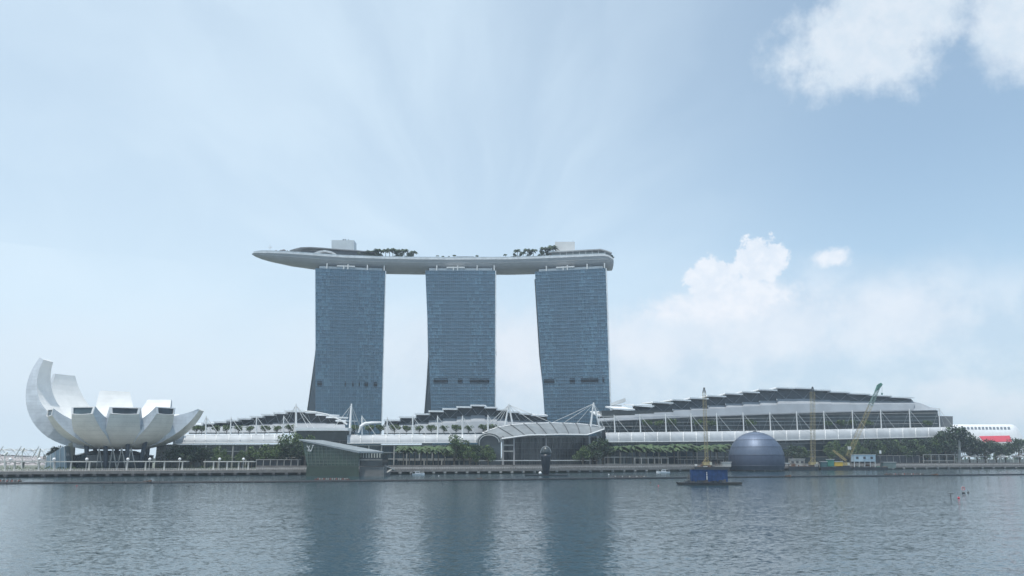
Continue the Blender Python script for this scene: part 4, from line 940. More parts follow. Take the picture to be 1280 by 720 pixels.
lst = [(T2, 568, 543.5, 32, .85, 'tall tree reaching over the middle canopy'), (T1, 580, 549, 34, 1.0, 'tree right of the tall one at the middle canopy'), (T3, 595, 555, 30, .9, 'dark tree left of the round tree at the arch'), (T1, 610, 555, 24, .85, 'round green tree before the arch'),
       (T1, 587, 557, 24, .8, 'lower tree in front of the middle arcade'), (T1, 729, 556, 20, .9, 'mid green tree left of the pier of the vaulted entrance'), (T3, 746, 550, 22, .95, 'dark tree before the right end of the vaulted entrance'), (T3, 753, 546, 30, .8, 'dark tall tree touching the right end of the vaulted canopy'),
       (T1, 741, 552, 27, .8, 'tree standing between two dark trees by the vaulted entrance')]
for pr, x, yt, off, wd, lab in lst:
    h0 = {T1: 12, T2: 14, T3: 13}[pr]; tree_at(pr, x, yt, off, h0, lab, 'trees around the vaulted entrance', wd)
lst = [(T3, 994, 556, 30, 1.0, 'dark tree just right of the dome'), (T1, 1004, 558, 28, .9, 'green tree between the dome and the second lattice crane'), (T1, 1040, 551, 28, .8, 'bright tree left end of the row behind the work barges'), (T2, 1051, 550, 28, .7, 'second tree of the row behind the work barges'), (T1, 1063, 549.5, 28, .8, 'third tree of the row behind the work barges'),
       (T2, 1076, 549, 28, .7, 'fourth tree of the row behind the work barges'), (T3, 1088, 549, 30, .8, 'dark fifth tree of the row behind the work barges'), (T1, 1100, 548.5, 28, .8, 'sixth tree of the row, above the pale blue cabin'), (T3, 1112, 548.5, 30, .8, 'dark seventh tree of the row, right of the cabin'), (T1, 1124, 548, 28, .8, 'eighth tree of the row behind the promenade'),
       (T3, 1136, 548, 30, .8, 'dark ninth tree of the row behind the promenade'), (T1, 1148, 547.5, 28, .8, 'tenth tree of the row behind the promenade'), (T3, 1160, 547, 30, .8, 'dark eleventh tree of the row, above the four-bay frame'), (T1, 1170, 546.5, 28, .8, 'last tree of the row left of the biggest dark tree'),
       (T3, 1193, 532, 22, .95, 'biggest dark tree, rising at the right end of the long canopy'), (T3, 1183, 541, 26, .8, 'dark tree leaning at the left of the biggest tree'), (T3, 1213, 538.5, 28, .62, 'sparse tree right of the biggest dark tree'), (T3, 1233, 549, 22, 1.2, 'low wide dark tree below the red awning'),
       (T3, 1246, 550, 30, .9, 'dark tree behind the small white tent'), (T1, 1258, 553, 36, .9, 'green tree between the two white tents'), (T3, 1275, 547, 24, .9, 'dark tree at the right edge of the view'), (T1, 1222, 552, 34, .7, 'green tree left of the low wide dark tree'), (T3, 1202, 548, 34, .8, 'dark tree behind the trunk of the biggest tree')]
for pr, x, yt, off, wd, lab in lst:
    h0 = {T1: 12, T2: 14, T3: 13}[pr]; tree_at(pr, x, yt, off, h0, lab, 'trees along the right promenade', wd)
def row(protos, xs, y, off, h0s, lab, grp, wd=1.0):
    for i, x in enumerate(xs):
        k = i % len(protos); tree_at(protos[k], x + rnd.uniform(-.6, .6), (y(x) if callable(y) else y) + rnd.uniform(-1.2, 1.8), off + rnd.uniform(-1.5, 1.5), h0s[k], ORD[i] + ' ' + lab, grp, wd)
row([PA, PB], [504, 511, 518, 526, 533, 541, 548, 555], 554.5, 24, [11.5, 10.5], 'palm from the left in the row before the middle arcade', 'palms before the middle arcade', 1.15)
row([PB, PA], [774.5, 783, 791, 799, 808, 817, 825, 834, 843, 851, 859, 867, 889, 898, 907], 554, 22, [10.5, 11.5], 'palm from the left in the row before the exhibition hall', 'palms before the exhibition hall', 1.2)
# young trees on the arcade roof terraces
def terrace(xs, y, yb, Yf, lab, grp):
    for i, x in enumerate(xs):
        Y = Yf(x); q = P(x, yb, Y); zt = P(x, y + rnd.uniform(-1, 1), Y).z; s = (zt - q.z) / 6.0
        plant(T4, q + V((0, 0, -.1)), s * 1.15, ORD[i] + ' ' + lab, grp, sz=s)
terrace([245, 252, 270, 283, 298, 312, 331, 346, 362], 531.5, 543, lambda x: BY(x, 62), 'young tree from the left on the terrace of the left arcade', 'young trees on the left terrace')
terrace([443, 462, 475, 493, 508, 524, 539, 555, 570, 586, 604, 616], 531, 543, lambda x: BY(x, 62), 'young tree from the left on the terrace of the middle arcade', 'young trees on the middle terrace')
terrace([809, 825, 841, 873, 890, 938, 1035, 1052, 1066, 1085, 1160], 525, 537, lambda x: BY(x, 60), 'small tree from the left on the long terrace of the exhibition hall', 'small trees on the long terrace')

# ------------------------------------------------------------------ right edge: vaulted white building, awning, tents
vb = empty('vaulted_hall', G(1240, 90), 'long white barrel-vaulted building with a row of roof windows at the right edge', 'building')
Yv = lambda x: BY(x, 85)
m = MB(); rows = []
for x in range(1188, 1300, 3):
    e = max(0, min(1, (x - 1188) / 10)); dr = 0 if x < 1264 else min(1, (x - 1264) / 18) ** 2
    r_ = []
    for k in range(9):
        an = math.pi / 2 * k / 8; r_.append(P(x, 566 - (566 - 530.5 - dr * 24) * math.sin(an), Yv(x) + 16 * (1 - math.cos(an))))
    rows.append(r_)
m.grid(rows); m.build('barrel_roof', mat('vault_white', (.80, .81, .81), .45, var=.05), vb, smooth=True)
for i in range(13):
    x = 1204 + i * 4.6; y0, y1 = 533.8, 536.8
    def on(x_, y_):
        s = (566 - y_) / (566 - 530.5); an = math.asin(min(1, s)); return P(x_, y_, Yv(x_) + 16 * (1 - math.cos(an))) + V((0, -.25, .15))
    q = MB(); q.hexa([on(x + .6, y1), on(x + 3.4, y1), on(x + 3.4, y1) + V((0, .2, -.1)), on(x + .6, y1) + V((0, .2, -.1))], [on(x, y0), on(x + 2.8, y0), on(x + 2.8, y0) + V((0, .2, -.1)), on(x, y0) + V((0, .2, -.1))]); q.build('roof_window', mat('vault_window', (.16, .19, .22), .3), vb)
q = MB(); a, b = PZ(1190, Yv(1190) + 3, DECK), PZ(1290, Yv(1290) + 3, DECK); q.ext([a, b, b + V((0, 0, 5)), a + V((0, 0, 5))], (0, 12, 0)); q.build('wall', M_CONC, vb)
aw = empty('awning', G(1246, 70), 'bright red sloping awning in front of the white vaulted building', 'awning')
Ya = lambda x: BY(x, 70)
q = MB(); q.hexa([P(1230, 552.8, Ya(1230)), P(1265, 552.2, Ya(1265)), P(1262, 545.0, Ya(1262) + 9), P(1224, 545.8, Ya(1224) + 9)], [P(1230, 552.3, Ya(1230)), P(1265, 551.7, Ya(1265)), P(1262, 544.4, Ya(1262) + 9), P(1224, 545.2, Ya(1224) + 9)]); q.build('canvas', M_RED, aw)
for x in (1231, 1248, 1264): q = MB(); t_ = P(x, 552.5, Ya(x)); q.bar(V((t_.x, t_.y, DECK)), t_, .35); q.build('post', M_STEEL, aw)
def tent(x, y, w_, lab, off=26):
    o = empty('tent', G(x, off), lab, 'tent', 'white peaked tents'); c = P(x, 571.4, BY(x, off)); h_ = P(x, y, BY(x, off)).z - c.z
    q = MB(); q.add([c + V((-w_, -w_, 0)), c + V((w_, -w_, 0)), c + V((w_, w_, 0)), c + V((-w_, w_, 0)), c + V((-w_ * .3, -w_ * .3, h_ * .45)), c + V((w_ * .3, -w_ * .3, h_ * .45)), c + V((w_ * .3, w_ * .3, h_ * .45)), c + V((-w_ * .3, w_ * .3, h_ * .45)), c + V((0, 0, h_))],
                     [(0, 1, 5, 4), (1, 2, 6, 5), (2, 3, 7, 6), (3, 0, 4, 7), (4, 5, 8), (5, 6, 8), (6, 7, 8), (7, 4, 8)]); q.build('roof', M_WHITE, o)
    for sx in (-1, 1):
        for sy in (-1, 1): q = MB(); a = c + V((sx * w_ * .95, sy * w_ * .95, 0)); q.bar(V((a.x, a.y, DECK)), a, .2); q.build('pole', M_STEEL, o)
tent(1253, 566.6, 4.6, 'small white peaked tent at the right between the dark trees'); tent(1276, 565.5, 7, 'larger white peaked tent at the right edge')
tent(1208, 568.2, 5, 'low white tent right of the biggest tree'); tent(1220, 568.0, 4, 'low white tent below the sparse tree'); tent(1228, 568.4, 4.4, 'low white tent left of the small peaked one')
pl = empty('sign_pillar', G(1200, 14), 'pale stone pillar at the foot of the biggest dark tree', 'pillar')
q = MB(); q.ext([PZ(1197.5, BY(1200, 14), DECK), PZ(1201.5, BY(1200, 14), DECK), P(1201, 553, BY(1200, 14)), P(1198.5, 549, BY(1200, 14))], (0, 1.5, 0)); q.build('shaft', M_CONC, pl)

# ------------------------------------------------------------------ left edge: helix footbridge, leaning masts
hb = empty('helix_bridge', PZ(30, 560, DECK), 'pale tubular lattice footbridge at the left edge behind the promenade', 'bridge')
A, B = PZ(-40, 560, 11), PZ(84, 600, 11); ax = (B - A).normalized(); sdv = V((-ax.y, ax.x, 0)); L = (B - A).length
for ph in range(4):
    for sg in (-1, 1):
        q = MB(); pts = []
        for i in range(90):
            s = i / 89; a = sg * s * L / 24 * 6.283 + ph * 1.5708; pts.append(A + ax * (s * L) + sdv * math.cos(a) * 5.2 + V((0, 0, math.sin(a) * 5.2)))
        q.tube(pts, .16, 4); q.build('helix_tube', M_STEEL, hb)
q = MB(); q.bar(A + V((0, 0, -3.6)), B + V((0, 0, -3.6)), 6, .8); q.build('walkway', M_DCONC, hb)
for s in (.25, .55, .85):
    q = MB(); c = A + ax * (L * s) + V((0, 0, -4)); q.bar(V((c.x, c.y, 0)), c, 1.2); q.build('pier', M_CONC, hb)
for s in (.15, .32, .5, .68):
    q = MB(); c = A + ax * (L * s); q.tube([c + V((-2, -2, -1)), c + V((3, -4, 7))], [.5, .3], 6); q.build('mast', M_WHITE, hb)
for i, (x, y0, y1, dx) in enumerate(((6, 569, 565, 3.5), (28, 564, 560, 2.5), (47.5, 571, 560.5, 3))):
    o = empty('leaning_mast', G(x, 70), ORD[i] + ' white leaning mast from the left beyond the long pergola', 'mast', 'white leaning masts at the left')
    q = MB(); b_ = PZ(x - 1, BY(x, 70), DECK); q.tube([b_, P(x, y0, BY(x, 70)), P(x + dx, y1, BY(x, 70))], [.3, .35, .22], 6); q.build('pole', M_WHITE, o)
    q = MB(); q.tube([P(x, y0, BY(x, 70)), P(x + dx, y1, BY(x, 70))], [.8, .5], 6); q.build('floodlight', M_WHITE, o)
gs = empty('grandstand', PZ(10, 760, DECK), 'far low reddish grandstand behind the helix bridge at the left edge', 'grandstand')
q = MB(); q.ext([PZ(-60, 760, DECK), PZ(52, 760, DECK), PZ(45, 790, 11), PZ(-60, 790, 15)], (0, 20, 0)); q.build('seating', mat('seat_red', (.36, .33, .33), .8, var=.3), gs)
q = MB(); q.ext([PZ(-60, 785, 18), PZ(36, 785, 16), PZ(36, 785, 17), PZ(-60, 785, 19.5)], (0, 12, 0)); q.build('roof', M_STEEL, gs)
for i, (x, yt) in enumerate(((71, 557), (77, 560), (64, 563))): tree_at(T3, x, yt, 60, 13, ORD[i] + ' dark tree behind the glass entrance left of the museum columns', 'dark trees left of the museum columns', .8)
fg = random.Random(77)
fw = MB()
for i in range(2600): x = fg.uniform(-700, 900); fw_y = 1150 + fg.uniform(0, 60); leafq(fw, V((x, fw_y, DECK + fg.uniform(0, 9 + 3 * math.sin(x * .03)))), 3.2, fg, fg.choice([0, 1]))
tag(fw.build('distant_wood', [M_LEAF3, M_LEAF]), 'distant dark belt of trees beyond the buildings', 'trees', kind='stuff')

# ------------------------------------------------------------------ floating boom
bm = empty('floating_boom', P(640, 600, DW(600)), 'long thin black floating barrier crossing the whole bay', 'floating barrier')
BO = [(-20, 605.0), (160, 604.2), (320, 603.2), (480, 601.8), (640, 600.4), (800, 598.6), (960, 596.9), (1120, 595.4), (1300, 593.6)]
def boomP(x, z=0.0): return PZ(x, lerp_tab([(a, DW(b)) for a, b in BO], x), z)
n = 90
for i in range(n):
    x0, x1 = -20 + 1320 * i / n, -20 + 1320 * (i + .97) / n; m = MB(); j = math.sin(i * 1.7) * .12
    m.tube([boomP(x0, .16) + V((0, j, 0)), boomP(x1, .16) + V((0, math.sin((i + 1) * 1.7) * .12, 0))], .62, 7); m.build('float_segment', M_BLACK, bm)

# ------------------------------------------------------------------ boats and paddlers
def person_mesh():
    """seated paddler grown as one skin, leaning forward, arms reaching to the paddle side"""
    me = bpy.data.meshes.new('paddler_body')
    vs = [(0, 0, .05), (0, .05, .30), (.10, .05, .58), (.14, .05, .72), (.17, .05, .90), (.13, .24, .56), (.35, .30, .42), (.55, .30, .30), (.13, -.14, .56), (.35, -.02, .48), (.55, .18, .40), (.22, .12, .02), (.48, .14, .08), (.52, .14, -.25), (.22, -.12, .02), (.48, -.14, .08), (.52, -.14, -.25)]
    es = [(0, 1), (1, 2), (2, 3), (3, 4), (2, 5), (5, 6), (6, 7), (2, 8), (8, 9), (9, 10), (0, 11), (11, 12), (12, 13), (0, 14), (14, 15), (15, 16)]
    me.from_pydata(vs, es, []); o = bpy.data.objects.new('tmp_person', me); COL.objects.link(o)
    md = o.modifiers.new('s', 'SKIN'); md.use_smooth_shade = True
    rad = [.16, .15, .17, .06, .12, .07, .05, .045, .07, .05, .045, .10, .08, .06, .10, .08, .06]
    for sv, r_ in zip(me.skin_vertices[0].data, rad): sv.radius = (r_, r_)
    me.skin_vertices[0].data[0].use_root = True
    sb = o.modifiers.new('u', 'SUBSURF'); sb.levels = 1; sb.render_levels = 1
    bpy.context.view_layer.update(); dg = bpy.context.evaluated_depsgraph_get(); nm = bpy.data.meshes.new_from_object(o.evaluated_get(dg)); nm.name = 'paddler_body'
    bpy.data.objects.remove(o); nm.materials.clear()
    return nm
pm = person_mesh()
M_SKIN = mat('skin', (.32, .19, .13), .6); M_SH = [mat('shirt_red', (.45, .10, .08), .8), mat('shirt_white', (.6, .6, .58), .8), mat('shirt_dark', (.06, .07, .09), .8)]
PERS = []
for sm in M_SH:
    c = pm.copy()
    for m_ in (sm, M_SKIN, mat('shorts', (.05, .05, .06), .8)): c.materials.append(m_)
    for p_ in c.polygons:
        z = p_.center.z; p_.material_index = 1 if (z > .66 or p_.center.x > .36) else (2 if z < .14 else 0)
    PERS.append(c)
hm = MB(); hm.ball((.155, .05, .95), .115, 10, 6, sz=1.1); HAIR = hm.build('hair', mat('dark_hair', (.02, .018, .016), .7)); HMESH = HAIR.data; bpy.data.objects.remove(HAIR)
pd = MB(); pd.bar((.56, .34, .75), (.62, .46, -.05), .035); pd.box((.63, .48, -.35), .05, .16, .36); PAD = pd.build('paddle', M_TIMBER); PADM = PAD.data; bpy.data.objects.remove(PAD)
FB = .62
def dragon_boat(x, py, length_px, n, lab, heading, grp, colr, side=1, shirts=(0, 1, 2)):
    Y = DW(py); c = PZ(x, Y, 0); mpp = (PZ(x + 1, Y, 0) - c).x; Lb = length_px * mpp
    root = empty('dragon_boat', c, lab, 'dragon boat', 'paddled boats beside the floating boom'); hu = MB(); rows = []
    for i in range(15):
        s = i / 14; w_ = .62 * math.sin(math.pi * min(1, max(0, s * .96 + .02))) ** .45; up = .55 * abs(2 * s - 1) ** 4; xx = (s - .5) * Lb
        rows.append([V((xx, -w_, FB + up)), V((xx, -w_ * .8, .0 + up * .5)), V((xx, 0, -.15 + up * .5)), V((xx, w_ * .8, .0 + up * .5)), V((xx, w_, FB + up))])
    rot = Matrix.Rotation(heading, 3, 'Z'); rows = [[c + rot @ p for p in r_] for r_ in rows]; hu.grid(rows); hu.build('hull', mat('boat_paint_' + colr, {'maroon': (.16, .07, .06), 'brown': (.13, .10, .08), 'grey': (.20, .20, .19)}[colr], .5), root)
    gw = MB(); gw.tube([r_[0] for r_ in rows], .05, 4); gw.tube([r_[-1] for r_ in rows], .05, 4); gw.build('gunwale', M_TIMBER, root)
    for i in range(3): th_ = MB(); p_ = c + rot @ V((Lb * (-.3 + .3 * i), 0, .38)); th_.box(p_, .25, 1.1, .05, heading); th_.build('thwart', M_TIMBER, root)
    for i in range(n):
        s = (-.42 + .84 * i / (n - 1)); sd_ = -.28 if i % 2 else .28; me = PERS[shirts[i % len(shirts)]]
        shn = {PERS[0]: 'red', PERS[1]: 'white', PERS[2]: 'dark'}[me]
        o = bpy.data.objects.new('person', me); COL.objects.link(o); o.location = c + rot @ V((s * Lb, sd_, .52)); o.scale = (1.15, 1.15, 1.15); o.rotation_euler = (0, 0, heading + rnd.uniform(-.15, .15) + (math.pi if side < 0 else 0))
        tag(o, 'paddler in a %s shirt, %s from the left in %s' % (shn, ORD[i], grp), 'person', 'paddlers in ' + grp)
        h_ = bpy.data.objects.new('hair', HMESH); COL.objects.link(h_); h_.parent = o
        q = bpy.data.objects.new('paddle', PADM); COL.objects.link(q); q.parent = None
        q.location = o.location; q.rotation_euler = o.rotation_euler; q.scale = o.scale; tag(q, 'wooden paddle held by the %s paddler from the left in %s' % (ORD[i], grp), 'paddle', 'paddles in ' + grp)
    return root
dragon_boat(11, 604.4, 31, 12, 'dark dragon boat full of paddlers at the left edge', .05, 'the leftmost dragon boat', 'brown', 1, (2, 0, 2))
dragon_boat(415, 601.6, 43, 15, 'reddish dragon boat before the green crystal pavilion', .06, 'the reddish dragon boat', 'maroon', 1, (0, 1, 1))
dragon_boat(786, 598.2, 46, 14, 'grey-brown dragon boat right of the dark sculpture', -.05, 'the grey-brown dragon boat', 'grey', -1, (2, 1, 2))
dragon_boat(1130, 594.8, 50, 16, 'long brown dragon boat before the four-bay frame at the right', .03, 'the long brown dragon boat', 'brown', -1, (0, 2, 2, 1))
def skiff(x, py, w_px, lab, colr='maroon'):
    Y = DW(py); c = PZ(x, Y, 0); Lb = w_px * (PZ(x + 1, Y, 0) - c).x; root = empty('work_float', c, lab, 'float', 'small rafts tied to the boom')
    m = MB(); m.box(c + V((0, 0, -.1)), Lb, 2.2, .55); m.build('raft', M_BLACK, root); m = MB(); m.box(c + V((-Lb * .15, 0, .45)), Lb * .4, 1.4, .5); m.box(c + V((Lb * .25, 0, .45)), Lb * .22, 1.2, .75); m.build('cargo', M_RUST, root)
skiff(184, 604.0, 13, 'small dark raft on the boom before the museum'); skiff(599, 600.6, 9, 'small dark raft on the boom below the middle tower'); skiff(985, 596.7, 10, 'small dark raft on the boom right of the dome')
skiff(1168, 594.9, 12, 'small dark raft just right of the long brown dragon boat')
def launch(x, py, Lb, lab, rz=0.0):
    c = PZ(x, DW(py), 0); root = empty('motor_launch', c, lab, 'motorboat', 'white motor launches by the quay'); rot = Matrix.Rotation(rz, 3, 'Z')
    hu = MB(); rows = []
    for i in range(9):
        s = i / 8; w_ = 1.25 * (1 - max(0, s - .55) ** 2 * 4.4); xx = (s - .5) * Lb; up = .35 * s * s
        rows.append([c + rot @ p for p in (V((xx, -w_, .9 + up)), V((xx, -w_ * .75, -.1)), V((xx, w_ * .75, -.1)), V((xx, w_, .9 + up)))])
    hu.grid(rows, closed=True); hu.add(rows[0], [(0, 1, 2, 3)]); hu.build('hull', M_HULLW, root)
    cb_ = MB(); cb_.hexa([c + rot @ V(p) for p in ((-1.9, -.9, .95), (1.2, -.9, 1.05), (1.2, .9, 1.05), (-1.9, .9, .95))], [c + rot @ V(p) for p in ((-1.8, -.8, 2.1), (.6, -.8, 2.1), (.6, .8, 2.1), (-1.8, .8, 2.1))]); cb_.build('cabin', M_HULLW, root)
    wn = MB(); wn.hexa([c + rot @ V(p) for p in ((-1.6, -.93, 1.35), (.8, -.93, 1.35), (.8, .93, 1.35), (-1.6, .93, 1.35))], [c + rot @ V(p) for p in ((-1.6, -.88, 1.85), (.65, -.88, 1.85), (.65, .88, 1.85), (-1.6, .88, 1.85))]); wn.build('window', M_DGLASS, root)
    rf_ = MB(); rf_.hexa([c + rot @ V(p) for p in ((-2.9, -1, 2.12), (1.0, -1, 2.12), (1.0, 1, 2.12), (-2.9, 1, 2.12))], [c + rot @ V(p) for p in ((-2.9, -1, 2.25), (1.0, -1, 2.25), (1.0, 1, 2.25), (-2.9, 1, 2.25))]); rf_.build('roof', M_HULLW, root)
    en = MB(); en.box(c + rot @ V((-Lb / 2 - .3, 0, .2)), .6, .8, 1.2, rz); en.build('outboard', M_BLACK, root)
launch(523, 593.8, 7.2, 'white motor launch by the quay right of the crystal pavilion', .1); launch(829, 591.2, 9, 'white motor launch by the quay left of the blue container barge', 3.05)
for i, (x, py, nm) in enumerate(((634, 593.2, 'left'), (796, 0, ''),)):
    if not py: continue
    c = PZ(678 if i == 0 else x, DW(593.6), 0)

# blue container barge
Yb = DW(606.4); Z0 = 0
bg = empty('barge', PZ(888, Yb, 0), 'low dark deck barge carrying blue containers right of centre', 'barge')
def bp(x, y, d=0.0): return P(x, y, Yb + d)
c = PZ(888, Yb, 0)
m = MB(); m.hexa([PZ(856, Yb, -.4), PZ(909, Yb, -.4), PZ(907, Yb + 9, -.4), PZ(860, Yb + 9, -.4)], [PZ(852, Yb, .75), PZ(911, Yb, .75), PZ(908, Yb + 9, .75), PZ(857, Yb + 9, .75)]); m.build('hull', M_BLACK, bg)
m = MB(); m.ext([PZ(850, Yb + 1, .1), PZ(927, Yb + 1, .1), PZ(928.5, Yb + 1, 1.0), PZ(848, Yb + 1, .95)], (0, 5, 0)); m.build('outrigger_deck', mat('dark_deck', (.045, .047, .045), .7), bg)
rg = random.Random(3)
for k in range(14):
    m = MB(); xx = 858 + k * 3.6; q = PZ(xx, Yb + rg.uniform(.2, 1.4), .76); m.box(q, rg.uniform(.5, 1.6), .7, rg.uniform(.3, 1.1), rg.uniform(-.4, .4)); m.build('deck_gear', rg.choice([M_RUST, M_DCONC, M_DARK]), bg)
for x in (855, 861, 868, 880, 893, 905, 912, 920): m = MB(); q = PZ(x, Yb + .3, .8); m.bar(q, q + V((0, 0, 1.1)), .07); m.build('rail_post', M_DCONC, bg)
def container(x0, x1, yt, yb, d, depth, lab, rz=0.0):
    Y = Yb + d; a, b = P(x0, yb, Y), P(x1, yb, Y); a.z = b.z = 1.15; z1 = P(x0, yt, Y).z; cx = (a + b) / 2; w_ = (b - a).length; h_ = z1 - 1.15
    o = empty('container', (cx.x, cx.y + depth / 2, 1.15), lab, 'container', 'blue containers on the barge')
    m = MB(); n = int(w_ / .28); prof = []
    for i in range(n + 1): prof.append(V((-w_ / 2 + w_ * i / n, -depth / 2 + (.07 if (i // 1) % 2 else 0), 0)))
    loop = prof + [V((w_ / 2, depth / 2, 0)), V((-w_ / 2, depth / 2, 0))]
    loop = [p + V((cx.x, cx.y + depth / 2, 1.15)) for p in loop]; m.ext(loop, (0, 0, h_)); m.build('corrugated_shell', M_BLUE, o)
    for sx in (-1, 1): q = MB(); q.box((cx.x + sx * (w_ / 2 - .08), cx.y - .03, 1.12), .2, .2, h_ + .05); q.build('corner_post', M_BLUE, o)
    for z in (1.1, 1.15 + h_ - .1): q = MB(); q.box((cx.x, cx.y - .02, z), w_ + .04, .14, .16); q.build('rail', M_BLUE, o)
    return o, cx, w_, h_
container(864.5, 882, 587.2, 600.5, 2.2, 2.5, 'shorter blue container at the left of the barge')
o, cx, w_, h_ = container(882.6, 909.8, 587.4, 600, 3.2, 2.5, 'longer blue container with a white vertical mark on the barge')
q = MB(); px0 = cx.x - w_ / 2 + .35
for z, hh, ww in ((1.9, 1.5, .34), (3.6, .5, .34), (4.3, .35, .3)): q.box((px0, cx.y - .12, z), ww, .06, hh)
q.build('white_marking', M_WHITE, o)
q = MB(); q.box((cx.x + w_ * .33, cx.y - .9, .9), .8, .6, 1.1); q.build('pump_box', M_DCONC, bg)
q = MB(); q.bar(PZ(858, Yb + 3, .7), P(861, 593, Yb + 4), .25); q.bar(PZ(862.5, Yb + 3, .7), P(861, 593, Yb + 4), .2); q.build('a_frame', M_DCONC, bg)

# buoys and marks in the right foreground
def mark(x, y0, lab):
    c = PZ(x, DW(616.8), 0); o = empty('navigation_mark', c, lab, 'marker buoy'); m = MB(); m.lathe(c + V((0, 0, -.2)), [(.42, 0), (.5, .3), (.25, .62)], 14); m.build('float', M_BLACK, o)
    m = MB(); m.tube([c + V((0, 0, .3)), c + V((0, 0, 2.1))], .05, 6); m.build('pole', M_STEEL, o)
    cc = c + V((0, -.08, 1.38)); rows_ = []
    def disc(r_, n=20): return [cc + V((r_ * math.cos(6.2832 * k / n), 0, r_ * math.sin(6.2832 * k / n))) for k in range(n)]
    m = MB(); m.ext(disc(.56), (0, .06, 0)); m.build('sign_disc', M_WHITE, o)
    m = MB(); a, b = disc(.50), disc(.34); a = [p + V((0, -.02, 0)) for p in a]; b = [p + V((0, -.02, 0)) for p in b]; m.grid([a, b], closed=True); m.build('red_ring', M_RED, o)
    m = MB(); m.hexa([cc + V((-.26, -.03, .02)), cc + V((.26, -.03, .02)), cc + V((.26, -.01, .02)), cc + V((-.26, -.01, .02))], [cc + V((-.26, -.03, .2)), cc + V((.26, -.03, .2)), cc + V((.26, -.01, .2)), cc + V((-.26, -.01, .2))]); m.build('dark_bar', M_BLACK, o)
mark(1204.5, 610, 'floating mark with a round red and white sign at the right')
c = PZ(1189, DW(625), 0); o = empty('marker_post', c, 'grey post with a crosswise top standing in the water at the right', 'marker')
m = MB(); m.tube([c + V((-.05, 0, -.6)), c + V((.0, 0, 1.35))], .08, 6); m.build('post', M_DCONC, o); m = MB(); m.bar(c + V((-.75, 0, 1.45)), c + V((.75, 0, 1.5)), .1, .16); m.bar(c + V((-.6, 0, 1.15)), c + V((.0, 0, 1.0)), .08); m.build('crosspiece', M_DCONC, o)
def buoy(x, py, r_, m_, lab):
    c = PZ(x, DW(py), 0); o = empty('buoy', c, lab, 'buoy', 'small buoys in the bay'); m = MB(); m.ball(c + V((0, 0, r_ * .4)), r_, 12, 8); m.build('float', m_, o, smooth=True)
    m = MB(); m.tube([c + V((0, 0, r_ * 1.3)), c + V((0, 0, r_ * 1.8))], r_ * .18, 6); m.build('ring_post', M_BLACK, o)
buoy(1210.5, 616.3, .30, M_DCONC, 'dark round buoy right of the red and white sign'); buoy(1198.5, 623.2, .30, M_RED, 'small red buoy lower left of the red and white sign')
for i, (x, py, r_, m_, lab) in enumerate(((96, 607.6, .22, M_RED, 'tiny red buoy before the museum'), (130, 609, .2, M_RUST, 'tiny brown buoy right of the tiny red one before the museum'), (235.5, 608.6, .25, M_BLACK, 'tiny black buoy below the museum right petal'), (553, 605, .25, M_BLACK, 'tiny black buoy below the middle tower'), (447, 594.8, .3, mat('yellow_buoy', (.7, .5, .12), .5), 'yellow buoy at the corner of the crystal pavilion'),
                                          (548.5, 595, .25, M_WHITE, 'tiny white buoy right of the left launch'), (813, 603.5, .25, M_RUST, 'tiny brown buoy left of the container barge'), (823, 607.5, .22, M_RED, 'tiny red buoy lower left of the container barge'), (929, 601.5, .28, M_BLACK, 'black buoy just right of the container barge'), (761, 593.4, .35, M_WHITE, 'white buoy left of the grey-brown dragon boat'), (1108, 598.6, .25, M_BLACK, 'tiny black buoy below the long brown dragon boat'), (1276, 596.5, .25, M_BLACK, 'tiny black buoy near the right edge'))):
    buoy(x, py, r_, m_, lab)

